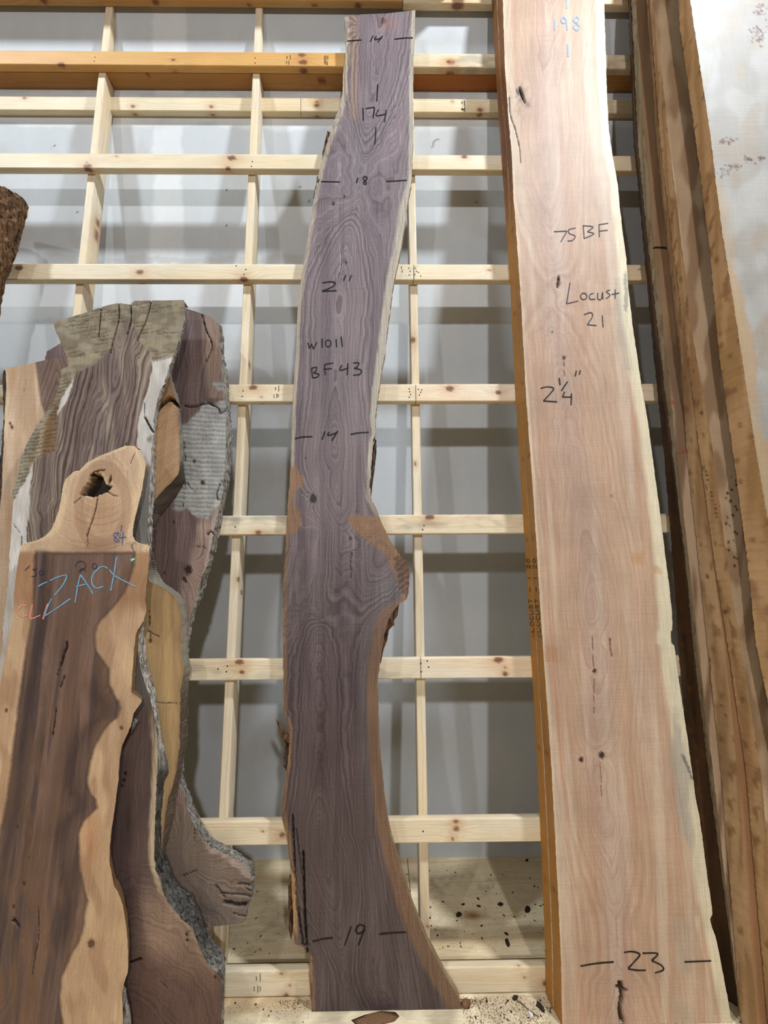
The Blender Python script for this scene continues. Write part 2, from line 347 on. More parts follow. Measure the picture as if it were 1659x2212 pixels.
def floorf(P, X, Y):
    x, y = P[..., 0], P[..., 1]
    c = hx('ecdcb8')*np.ones(P.shape); c = mix(c, hx('d2ae7a')*np.ones(P.shape), .45*sm(.35, .75, vn(x*1.2, y*14, 7)))
    for kx, ky in ((-1.02, .42), (.42, .33), (.75, -.3)): c = mix(c, hx('9a6e42')*np.ones(P.shape), np.exp(-(((x-kx)/.05)**2+((y-ky)/.025)**2)))
    gr = y/.02+3*fbm(x*1.5, y*5, 9)
    dirt = sm(.45, .75, vn(x*9, y*9, 31)*.5+vn(x*40, y*40, 33)*.3+.35*np.exp(-((y+.03)/.05)**2))
    c = mix(c, hx('8a735a')*np.ones(P.shape), .45*dirt)
    return c, gr, .35+0*x, np.stack([x, y, 0*x], -1)
pane('floor', (-3.2, -4.0, 0), (6.4, 0, 0), (0, 4.12, 0), 420, 300, floorf, 'plywood')
# the sheet behind the rack is one thickness of plywood higher; a seam runs under the third stud
def sheet(name, x0, x1):
    o = pane(name, (x0, .122, .018), (x1-x0, 0, 0), (0, YW-.122, 0), 330, 70, floorf, 'plywood')
    me = o.data
    n, m = 330, 70
    mb = MB(); A = np.linspace(0, 1, n)[:, None]*np.ones((1, 3)); Z = np.linspace(.018, 0, 3)[None]*np.ones((n, 1))
    Pe = np.stack([x0+A*(x1-x0), .122+0*A, Z], -1); mb.grid(Pe, hx('8d6a42'), Z*800, .6, np.stack([Z*3, A*3, 0*A], -1)); e = mb.build('floor', 'plywood', o); e['kind'] = 'structure'
    return o
sheet('floor', -3.2, .148); sheet('floor', .152, 3.2)
# ------------------------------------------------------------------ the rack: studs behind, rails in front, all leaning back
AXX = (1, 0, 0); AXT = (0, SA, CA); AXN = (0, -CA, SA)
def rk(x, t, d): return W(np.array(x, float), np.array(t, float), np.array(d, float))
def cutwall(P):
    P = P.copy(); P[..., 1] = np.minimum(P[..., 1], YW-.0015); P[..., 2] = np.maximum(P[..., 2], .0005); return P
rack = 'timbers of the leaning storage rack'
STX = [(-1.4505, 'leaning pine stud nearest the left edge, rising above the weathered slabs', 11), (-.6455, 'leaning pine stud between the grey weathered slabs and the dark purple-brown slab', 12), (.1614, 'leaning pine stud just right of the dark purple-brown slab', 13), (.968, 'leaning pine stud hidden mostly behind the tall pinkish slab', 14)]
studk = [[(190, 598, 8), (208, 510, 9), (248, 178, 5), (212, 482, 6)], [(538, 790, 5), (515, 1250, 6), (489, 1870, 4), (520, 1280, 4)], [(893, 735, 6), (896, 1002, 4), (918, 1562, 5), (905, 1990, 4)], []]
for (x, lab, sdn), kk in zip(STX, studk):
    lumber('rack_stud', lab, 'stud', rk(x, 0.0, .038), AXT, AXX, AXN, 4.95, .038, .089, tint='e6dbc3', group=rack, seed=sdn, pxknots=kk, cut=cutwall, res=.0065, bow=.003)
RX0, RX1 = -2.9, 2.5
def rail(t0, t1, x0, x1, lab, seed, kn=(), tint='e4d9bf', d=0.0, stain=0, **k):
    w = t1-t0
    return lumber('rack_rail', lab, 'rail', rk(x0, t0, d), AXX, AXT, AXN, x1-x0, w, .038, tint=tint, group=rack, seed=seed, pxknots=kn, stain=stain, res=.0065, **k)
JX = .1804
R_ = {}
R_['G1'] = rail(.004, .090, RX0, JX-.001, 'bottom rail on the plywood floor, left of the dark purple-brown slab', 21, [(607, 2105, 3), (627, 2130, 3), (618, 2150, 5)])
R_['G2'] = rail(.004, .090, JX+.001, RX1, 'bottom rail on the plywood floor, right of the dark purple-brown slab', 22, [(1132, 2110, 3), (1177, 2123, 6), (1119, 2086, 3)])
R_['F'] = rail(.520, .608, RX0, RX1, 'second rail from the floor with a double knot right of the purple-brown slab', 23, [(985, 1774, 5), (985, 1790, 6), (976, 1818, 4), (612, 1803, 6), (567, 1797, 2)])
R_['E1'] = rail(1.141, 1.226, RX0, JX-.001, 'third rail from the floor, left piece with a half round knot', 24, [(517, 1428, 9), (526, 1466, 5)], stain=.5)
R_['E2'] = rail(1.141, 1.226, JX+.001, RX1, 'third rail from the floor, right piece butting against the left one', 25, [(1076, 1426, 9), (1091, 1457, 6), (1092, 1443, 2)], tint='eaddc6')
R_['D'] = rail(1.746, 1.831, RX0, RX1, 'fourth rail from the floor, stained grey round a red knot', 26, [(930, 1117, 9), (557, 1149, 6)], stain=.75)
R_['C1'] = rail(2.355, 2.440, RX0, JX-.001, 'fifth rail from the floor, left piece with a round knot and stamps', 27, [(547, 838, 8), (565, 856, 2)])
R_['C2'] = rail(2.355, 2.440, JX+.001, RX1, 'fifth rail from the floor, right piece with a pale knot in its middle', 28, [(970, 840, 8), (1076, 848, 6)], tint='eadcc5')
R_['B1'] = rail(2.967, 3.051, RX0, JX-.001, 'sixth rail from the floor, left piece with a dark knot at the left edge', 29, [(41, 579, 8), (303, 587, 7), (526, 606, 8)])
R_['B2'] = rail(2.967, 3.051, JX+.001, RX1, 'sixth rail from the floor, short right piece beside the purple-brown slab', 30, [(1056, 585, 3), (968, 579, 3)])
R_['A'] = rail(3.574, 3.660, RX0, RX1, 'seventh rail from the floor with twin knots over the left stud', 31, [(188, 341, 6), (190, 360, 8), (501, 341, 8), (493, 366, 5), (1003, 338, 6), (250, 338, 2)])
R_['R1'] = rail(4.188, 4.275, RX0, JX-.02, 'orange tinted rail near the top left with ink stamps', 32, [(134, 121, 6), (132, 142, 6), (367, 122, 5), (652, 118, 7), (659, 129, 4), (655, 153, 8), (379, 158, 4)], tint='d3a767')
R_['R2'] = rail(4.188, 4.275, JX-.018, RX1, 'weathered whitish rail near the top between the two tall slabs', 33, [(973, 134, 8), (968, 163, 4)], stain=.7, tint='d8ccb0')
R_['T1'] = rail(4.612, 4.712, RX0, JX-.03, 'topmost rail across the left, seen from below with dark knots', 34, [(95, 3, 7), (337, 3, 7), (773, 11, 7), (538, 13, 4), (680, 14, 5)], tint='c39a5f')
R_['T2'] = rail(4.600, 4.700, JX-.028, RX1, 'topmost rail above the gap between the two tall slabs', 35, [(988, 15, 11)], tint='e0d2b2')
# unseen planks added above the top rail only to shade the top of the wall
TP = lumber('shade_plank_1', None, None, (RX0, .42, 4.665), AXX, (0, 1, 0), (0, 0, 1), .45-RX0, .262, .02, tint='cdb48a', seed=60, res=.02, kind='structure')
TP2 = lumber('shade_plank_2', None, None, (1.02, .42, 4.665), AXX, (0, 1, 0), (0, 0, 1), .09, .262, .02, tint='cdb48a', seed=61, res=.02, kind='structure')
# blocking between the studs up to the wall, and the ledger nailed to the wall
bays = [(-2.9, -1.4515), (-1.4115, -.6465), (-.6065, .1604), (.2004, .967), (1.007, 2.5)]
blab = ['board wedged between rack and wall left of the left stud', 'board wedged between rack and wall between the left and middle studs', 'board wedged between rack and wall left of the tall dark slab top', 'orange brown board wedged between rack and wall beside the tall pinkish slab', 'board wedged between rack and wall behind the right hand slabs']
for i, ((a, b), lb) in enumerate(zip(bays, blab)):
    lumber('blocking_board', lb, 'board', rk(a, 4.190, .0395), AXX, AXT, AXN, b-a, .040, .090, tint=('b98a52' if i != 3 else 'b06f38'), group=rack, seed=40+i, pxknots=([(695, 175, 8)] if i == 2 else [(1000, 172, 6)] if i == 3 else [(318, 163, 3)] if i == 1 else []), cut=cutwall, res=.008)
def wz(py, Y):                                        # height on a vertical plane at depth Y that shows at picture row py
    lo, hi = -1, 7
    for _ in range(50):
        m_ = (lo+hi)/2
        if prjw(np.array([0., Y, m_]))[1] > py: lo = m_
        else: hi = m_
    return lo
zb, zt = wz(242, YW-.039), wz(212, YW-.039)
for a, b, kk, lb, sd_ in ((RX0, -.40, [(52, 211, 4), (293, 247, 4), (460, 250, 4), (405, 217, 4)], 'wall ledger behind the left and middle studs', 51), (-.398, RX1, [(684, 221, 4), (686, 257, 5), (1036, 247, 5), (978, 219, 2)], 'wall ledger crossing behind the tall dark slab', 52)):
    o = lumber('wall_ledger', lb, 'ledger', (a, YW-.0395, zb), AXX, (0, 0, 1), (0, -1, 0), b-a, zt-zb, .038, tint='e4d7b8', group=rack, seed=sd_, pxknots=kk, res=.0065)
# nails and lumber stamps on the rails
def nails(o, pts, d=0.0):
    for (x, y) in pts:
        xx, tt = unp(x, y, d-.0008); V = [W(xx, tt, d-.0012)]; r = .0034
        V += [W(xx+r*math.cos(a), tt+r*math.sin(a), d-.0006) for a in np.linspace(0, 2*math.pi, 9)[:-1]]
        mesh_obj('nail', V, [(0, i+1, (i+1) % 8+1) for i in range(8)], 'nail_steel', o)
nails(R_['A'], [(187, 350), (545, 349), (543, 359)]); nails(R_['B1'], [(510, 574), (531, 582), (527, 592), (883, 579), (886, 586), (884, 594)]); nails(R_['B2'], [(897, 579), (900, 586), (896, 593), (904, 588), (909, 596)])
nails(R_['C1'], [(525, 844), (523, 856), (884, 840), (885, 846), (887, 852), (884, 858)]); nails(R_['C2'], [(904, 841), (909, 847), (906, 853), (911, 842)]); nails(R_['D'], [(916, 1135), (913, 1144), (508, 1138)])
nails(R_['E1'], [(491, 1439), (489, 1451), (471, 1445), (909, 1433), (910, 1451)]); nails(R_['E2'], [(923, 1428), (926, 1441)]); nails(R_['R1'], [(205, 123), (203, 132), (551, 125), (551, 136)]); nails(R_['F'], [(914, 1796), (663, 1790)])
def stamp(o, boxes, delta=0.0, w=1.0):
    st = []
    for (x, y, h, n) in boxes:
        for k in range(n):
            yy = y+k*h/n; st.append([(x-.5, yy), (x+.5, yy+h/n*.62)])
    ribbon('ink_stamp', st, w*1.6, onplane(delta), 'stamp_ink', o)
stamp(R_['R1'], [(627, 119, 10, 5), (620, 121, 6, 3), (624, 131, 9, 4), (619, 132, 6, 2)])
stamp(R_['R1'], [(701, 121, 18, 8), (704, 120, 20, 8), (708, 121, 8, 3), (707, 133, 8, 4)])
stamp(R_['C1'], [(602, 833, 13, 6), (595, 837, 6, 3), (592, 852, 9, 3), (598, 850, 10, 5), (601, 852, 6, 3)])
stamp(R_['G1'], [(562, 2103, 18, 7), (554, 2110, 9, 3), (549, 2131, 11, 3), (557, 2129, 16, 7), (562, 2131, 11, 5)])
stamp(R_['B1'], [(867, 575, 6, 3), (869, 583, 6, 3)])
o = [q for q in bpy.data.objects if q.name.startswith('wall_ledger')][-1]
def onw(px, py):
    px = np.asarray(px, float); py = np.asarray(py, float); out = []
    cw = W(*CP)
    for a, b in zip(px.ravel(), py.ravel()):
        x1, t1 = unp(a, b, 0.); p = W(x1, t1, 0.); s = ((YW-.0409)-cw[1])/(p[1]-cw[1]); out.append(cw+s*(p-cw))
    return np.array(out)
ribbon('ink_stamp', [[(1003, 217), (1003.5, 229)], [(998, 219), (998, 224)], [(1004, 231), (1004, 241)], [(998, 233), (1001, 239)], [(996, 236), (1003, 236)]], 1.6, onw, 'stamp_ink', o)
# ------------------------------------------------------------------ slabs
ONE = lambda X: np.ones(X.shape+(3,))
def spots(c, X, Y, pts, col, r=3):
    for q in pts:
        x, y = q[:2]; rr = q[2] if len(q) > 2 else r
        d = np.hypot(X-x, (Y-y)*.8)*(1+.35*fbm(X/3, Y/3, 5)); c = mix(c, hx(col)*ONE(X), 1-sm(rr*.6, rr*1.2, d))
    return c
def crackf(X, Y, dp, c, pts, w=2.2, depth=.012, col='1a110c'):
    P = cr(pts, 5); D = dseg(X, Y, P); m = 1-sm(w*.45, w, D+.6*fbm(X/4, Y/4, 8)); return dp+m*depth, mix(c, hx(col)*ONE(X), m*.95)
# --- tall dark purple-brown slab in the middle
ML = [(22, 744), (37, 744), (60, 746), (120, 746), (160, 741), (200, 740), (235, 732), (260, 722), (290, 712), (330, 700), (360, 692), (390, 685), (430, 678), (480, 670), (540, 660), (600, 650), (650, 644), (700, 641), (760, 640), (820, 635), (880, 632), (940, 630), (1000, 628), (1050, 625), (1100, 621), (1150, 618), (1200, 616), (1260, 612), (1330, 611), (1400, 611), (1450, 613), (1500, 612), (1546, 613), (1549, 619), (1575, 624), (1610, 625), (1640, 622), (1700, 614), (1740, 609), (1770, 610), (1800, 618), (1840, 624), (1880, 628), (1950, 632), (2000, 634), (2040, 636), (2046, 655), (2062, 660), (2068, 668), (2110, 669), (2150, 671), (2190, 674)]
MR = [(22, 897), (60, 896), (140, 893), (200, 892), (300, 893), (390, 889), (440, 880), (500, 872), (540, 865), (600, 852), (650, 845), (700, 838), (760, 832), (800, 824), (850, 817), (900, 811), (940, 811), (950, 806), (1000, 803), (1050, 801), (1080, 801), (1088, 808), (1110, 817), (1130, 825), (1160, 838), (1180, 850), (1200, 865), (1215, 878), (1235, 886), (1280, 882), (1296, 877), (1304, 862), (1320, 850), (1340, 838), (1370, 830), (1400, 826), (1430, 820), (1480, 815), (1550, 817), (1600, 819), (1650, 823), (1700, 828), (1740, 833), (1770, 838), (1800, 843), (1850, 857), (1900, 873), (1960, 892), (2000, 908), (2040, 925), (2080, 946), (2110, 962), (2140, 980), (2160, 993), (2190, 998)]
def fM(X, Y, u):
    l, r = ln(ML, Y), ln(MR, Y); wd = r-l
    c = hx('7b6c6c')*ONE(X); c = mix(c, hx('8a7a7a')*ONE(X), sm(.35, .7, vn(X/26, Y/240, 3))); c = mix(c, hx('65565a')*ONE(X), .7*sm(.5, .8, vn(X/14, Y/400, 9)))
    pith = np.interp(Y, [0, 150, 420, 600, 800, 1000, 1180, 1350, 1500, 1800, 2190], [820, 815, 768, 735, 725, 720, 735, 690, 690, 690, 765])
    c = mix(c, hx('9b9095')*ONE(X), .55*(1-sm(150, 1250, Y))); c = mix(c, hx('43312f')*ONE(X), .62*sm(1050, 1650, Y))  # lamp glare up top and light falloff lower down put into the wood colour
    hh = 5.2*np.sin((Y-150)/150.)+2.6*np.sin(Y/67.+2)*sm(0, 300, Y)+1.0*fbm(Y/40, Y*0, 2)
    g = np.sqrt((X-pith)**2+11**2)/5.0*(1-.25*sm(30, 90, np.abs(X-pith)))+hh*np.exp(-((X-pith)/70)**2)
    # swirl under the branch stub: lines bend out to the right
    k = np.exp(-((Y-1225)/130)**2)*sm(680, 860, X); g = g - k*14 
    for kx, ky, rx, ry, a in ((772, 330, 60, 120, 5), (760, 430, 40, 60, 4), (715, 1015, 24, 35, 3), (700, 1150, 60, 45, 5), (678, 1076, 22, 24, 5), (690, 1320, 20, 40, 6), (775, 60, 30, 30, 6)):
        g = g + a*np.exp(-np.sqrt(((X-kx)/rx)**2+((Y-ky)/ry)**2+.02)*1.6)
    g = g+.9*fbm(X/40, Y/160, 11)
    gs = .75+0*X
    lighter = sm(200, 300, Y)*0
    # pale sapwood along both edges
    ls = np.interp(Y, [0, 100, 250, 400, 700, 1000, 1160, 1700, 1780, 2190], [9, 10, 12, 9, 8, 7, 7, 7, 9, 8]); rs = np.interp(Y, [0, 100, 380, 460, 600, 760, 900, 950, 1100, 1290, 1320, 1500, 1800, 1900, 2100, 2190], [7, 9, 9, 16, 17, 16, 12, 8, 10, 14, 26, 24, 26, 30, 36, 34])
    c = mix(c, mix(hx('bbae9a')*ONE(X), hx('8d6b4c')*ONE(X), sm(950, 1180, Y)), (1-sm(ls*.8, ls*1.25, X-l+1.2*fbm(X/5, Y/14, 3)))*.9)
    rc = mix(hx('bdb5a2')*ONE(X), hx('80624a')*ONE(X), sm(1000, 1180, Y)); c = mix(c, rc, (1-sm(rs*.8, rs*1.2, r-X+2*fbm(X/6, Y/20, 6)))*.92)
    gs = gs*(1-.6*(1-sm(rs*.8, rs*1.2, r-X)))
    c = mix(c, hx('b5916b')*ONE(X), .45*np.exp(-((X-765)/9)**2)*(Y < 260))
    # orange rubbed patches
    for pg in ([(600, 1003), (640, 1008), (652, 1030), (656, 1050), (640, 1058), (634, 1085), (648, 1105), (652, 1130), (640, 1150), (600, 1155)], [(745, 1120), (775, 1113), (815, 1115), (830, 1128), (850, 1160), (890, 1190), (900, 1300), (850, 1320), (870, 1292), (858, 1250), (828, 1190), (800, 1172), (770, 1150)]):
        s = sd(X, Y, pg)+4*fbm(X/7, Y/7, 14); c = mix(c, hx('96704a')*ONE(X), .85*(1-sm(-2, 3, s))); gs = gs*(1-.3*(1-sm(-2, 3, s)))
    s = sd(X, Y, [(850, 1205), (866, 1196), (893, 1210), (893, 1285), (880, 1300), (862, 1268)]); m = 1-sm(-3, 3, s+4*fbm(X/9, Y/9, 4)); c = mix(c, hx('6b4a30')*ONE(X), m); 
    rib = np.sin((X*.62+Y*1.0)/2.3+2*fbm(X/12, Y/12, 6)); dp = .0012*m*(rib > 0)
    # blue grey cast beside the outer sapwood and in the swirl
    c = mix(c, hx('6d6a6c')*ONE(X), .4*np.exp(-((r-rs-9-X)/9)**2)*sm(1290, 1330, Y)*(1-sm(1700, 1800, Y))); c = mix(c, hx('77777a')*ONE(X), .4*np.exp(-(((X-840)/40)**2+((Y-1275)/34)**2)))
    c = mix(c, hx('8e8a8c')*ONE(X), .4*np.exp(-(((X-775)/38)**2+((Y-345)/95)**2)))
    c = spots(c, X, Y, [(677, 1077, 9)], '231c1a'); c = spots(c, X, Y, [(720, 440, 4), (744, 424, 3), (828, 46, 6), (748, 567, 3), (700, 1240, 0.1), (772, 1105, 2), (757, 1163, 4), (660, 990, 2)], '4a3a38')
    c = mix(c, hx('a58078')*ONE(X), .6*np.exp(-(((X-840)/17)**2+((Y-52)/14)**2)))
    for pts, w_, dpt in (([(632, 1760), (636, 1850), (640, 1950), (652, 2020), (655, 2080)], 2.0, .014), ([(655, 1840), (657, 1930), (660, 2000), (664, 2065)], 2.6, .02), ([(760, 1195), (757, 1215), (758, 1250)], 1.3, .004), ([(640, 1790), (646, 1840), (652, 1890)], 1.4, .008), ([(738, 545), (736, 580), (730, 600)], 1.4, .004), ([(645, 1960), (650, 2010), (655, 2060)], 1.6, .01)):
        dp, c = crackf(X, Y, dp, c, pts, w_, dpt)
    c = mix(c, hx('c09a68')*ONE(X), .8*(1-sm(3, 7, np.abs(X-(l+4))))*sm(1870, 1900, Y)*(1-sm(2000, 2030, Y)))
    c = c*np.array([.87, .84, .83])
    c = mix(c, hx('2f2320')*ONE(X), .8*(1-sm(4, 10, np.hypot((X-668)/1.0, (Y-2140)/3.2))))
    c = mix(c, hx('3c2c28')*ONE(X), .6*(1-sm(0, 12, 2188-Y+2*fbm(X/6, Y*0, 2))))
    return c, g, gs, dp
def edgeM(sx, st, sd_, s, w_):
    c = hx('8a6a50')*np.ones(sx.shape+(3,)); return mix(c, hx('c3ad8a')*np.ones(sx.shape+(3,)), .6*vn(st*30, s*3, 4)), sd_*200, .4+0*sx
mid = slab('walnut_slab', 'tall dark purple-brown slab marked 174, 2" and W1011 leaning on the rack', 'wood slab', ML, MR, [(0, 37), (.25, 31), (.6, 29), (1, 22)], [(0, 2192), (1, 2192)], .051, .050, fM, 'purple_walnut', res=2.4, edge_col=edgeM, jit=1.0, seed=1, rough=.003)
mp = onplane(.051)
INK = 'black_ink'
for lab, ws, st in (('black "14" with a dash on each side near the slab top', 2.4, [[(750, 88.5), (781, 86)], [(806, 77), (799.5, 90)], [(813, 78), (809, 85), (817, 84), (825, 82)], [(826, 77), (816, 91)], [(852, 84.5), (872, 82), (892, 81.5)]]),
    ('black "174" between two upright strokes', 2.4, [[(816, 182), (814, 219)], [(784, 233), (785, 260)], [(790, 234), (809, 231.5)], [(809, 231.5), (806, 255)], [(817.5, 236), (813, 249.5), (834, 246)], [(834, 237), (830.5, 264)], [(812, 274), (810, 312)]]),
    ('black "18" with a dash on each side', 2.6, [[(689, 387), (686.6, 394)], [(694, 392), (734, 392.8)], [(773, 384), (770, 395)], [(784, 385), (788, 381), (793, 384), (790, 389), (786, 393), (787, 398), (791, 396), (789, 391), (784, 385)], [(834, 392), (879, 389)]]),
    ('black 2" thickness mark', 2.8, [[(696.5, 611), (715, 608.5), (724, 612), (717, 620), (696, 629)], [(696, 629), (727, 627.5)], [(747, 594), (742, 606)], [(759, 594), (754, 607)]]),
    ('black "W1011"', 2.4, [[(665, 740), (668.6, 752.4)], [(668.6, 752.4), (673, 742.7)], [(673, 742.7), (677, 754)], [(677, 754), (684.5, 739)], [(696, 731), (696, 751)], ['o', (709, 741.6), 6, 7.5], [(726, 732.5), (727, 750)], [(737, 727), (739.5, 749)]]),
    ('black "BF 43"', 2.6, [[(673, 795), (674.8, 815.7)], [(673, 795), (684.5, 793.5), (681, 802), (677, 805)], [(677, 805), (689, 808.5), (684, 815), (674.8, 815.7)], [(701, 787), (702.6, 810)], [(701, 787), (720, 784)], [(699, 797.6), (717, 796)], [(738, 788.6), (734.5, 799.5), (752.5, 795)], [(751.5, 785), (749.6, 810)], [(763, 784), (775, 784), (771, 793), (765, 795)], [(765, 795), (780, 799.5), (777, 808.5), (763, 810)]]),
    ('black "14" with a dash on each side under BF 43', 3.0, [[(637, 947.7), (652, 944), (674.8, 943)], [(702, 931.5), (695.7, 949.5)], [(711, 933), (708.4, 940.5), (727, 935)], [(729.7, 930.7), (717, 952)], [(757, 938), (775, 935), (796.7, 933.6)]]),
    ('black "19" with a dash on each side near the slab foot', 3.6, [[(675, 2034), (700, 2028), (719, 2026.4)], [(759, 2001), (744.7, 2042)], [(788, 2001), (776, 1998), (769, 2008.6), (773.7, 2017), (785.7, 2011), (788, 2001)], [(788, 2006), (781, 2024), (773.7, 2042)], [(819.5, 2018), (850, 2015), (877, 2014)]])):
    ribbon('handwriting', st, ws, mp, INK, mid, lab)
def chunk(name, mat, parent, poly, delta, thick, seed=0, rough=.006, label=None, res=4):
    """an irregular lump of bark or broken wood, outline in the picture, real thickness"""
    P = np.array(poly, float); Q = []
    for a, b in zip(P, np.roll(P, -1, 0)):
        n = max(1, int(np.hypot(*(b-a))/res)); Q += [a+(b-a)*k/n for k in range(n)]
    Q = np.array(Q); cen = Q.mean(0); V = []; Fc = []; K = len(Q)
    rings = [(1.0, 0.0), (1.0, .35), (1.0, .7), (.7, .92), (.4, 1.0)]
    for j, (s, h) in enumerate(rings):
        R = cen+(Q-cen)*s; R = R + np.stack([fbm(R[:, 0]/6, R[:, 1]/6+j, seed, 3), fbm(R[:, 0]/6+9, R[:, 1]/6+j, seed+1, 3)], -1)*1.6
        d = -delta+thick-thick*h-rough*fbm(R[:, 0]/7, R[:, 1]/7, seed+3, 3)*(j > 1); x, t = unp(R[:, 0], R[:, 1], -delta+thick*(1-h)); V += list(W(x, t, d))
    x, t = unp(cen[0:1], cen[1:2], -delta); V += list(W(x, t, np.array([-delta])))
    for j in range(len(rings)-1):
        for i in range(K): Fc.append((j*K+i, j*K+(i+1) % K, (j+1)*K+(i+1) % K, (j+1)*K+i))
    for i in range(K): Fc.append(((len(rings)-1)*K+i, (len(rings)-1)*K+(i+1) % K, len(V)-1))
    Fc.append(tuple(range(K))[::-1])
    c = .8+.4*vn(np.array(V)[:, 0]*90, np.array(V)[:, 2]*90, seed); o = mesh_obj(name, V, Fc, mat, parent, col=np.repeat(c[:, None], 3, 1), al=np.array(V), gs=.4, gr=np.array(V)[:, 0]*150)
    if label: o['label'] = label
    return o
chunk('bark_piece', 'brown_bark', mid, [(708, 284), (713, 287), (712, 305), (704, 325), (699, 348), (697, 330), (702, 305)], .046, .03, 3)
chunk('bark_piece', 'dark_bark', mid, [(812, 948), (813, 980), (808, 1020), (803, 1060), (799, 1092), (796, 1080), (799, 1030), (802, 980)], .0525, .05, 4)
chunk('bark_piece', 'brown_bark', mid, [(862, 1302), (858, 1330), (850, 1336), (852, 1350), (840, 1352), (836, 1385), (828, 1400), (822, 1432), (818, 1428), (822, 1390), (828, 1350), (840, 1320), (850, 1306)], .040, .035, 5)
chunk('broken_stub', 'brown_bark', mid, [(596, 1554), (602, 1558), (612, 1575), (624, 1588), (626, 1606), (619, 1604), (610, 1592), (602, 1575)], .06, .03, 6)
chunk('bark_piece', 'dark_bark', mid, [(618, 1596), (624, 1606), (622, 1640), (618, 1668), (613, 1650), (616, 1620)], .045, .03, 7)
chunk('bark_piece', 'dark_bark', mid, [(686, 380), (684, 395), (680, 410), (677, 430), (681, 424), (688, 392)], .045, .03, 8)
chunk('bark_piece', 'brown_bark', mid, [(632, 1890), (634, 1960), (632, 2010), (628, 2030), (624, 2000), (623, 1920), (626, 1890)], .040, .03, 9)
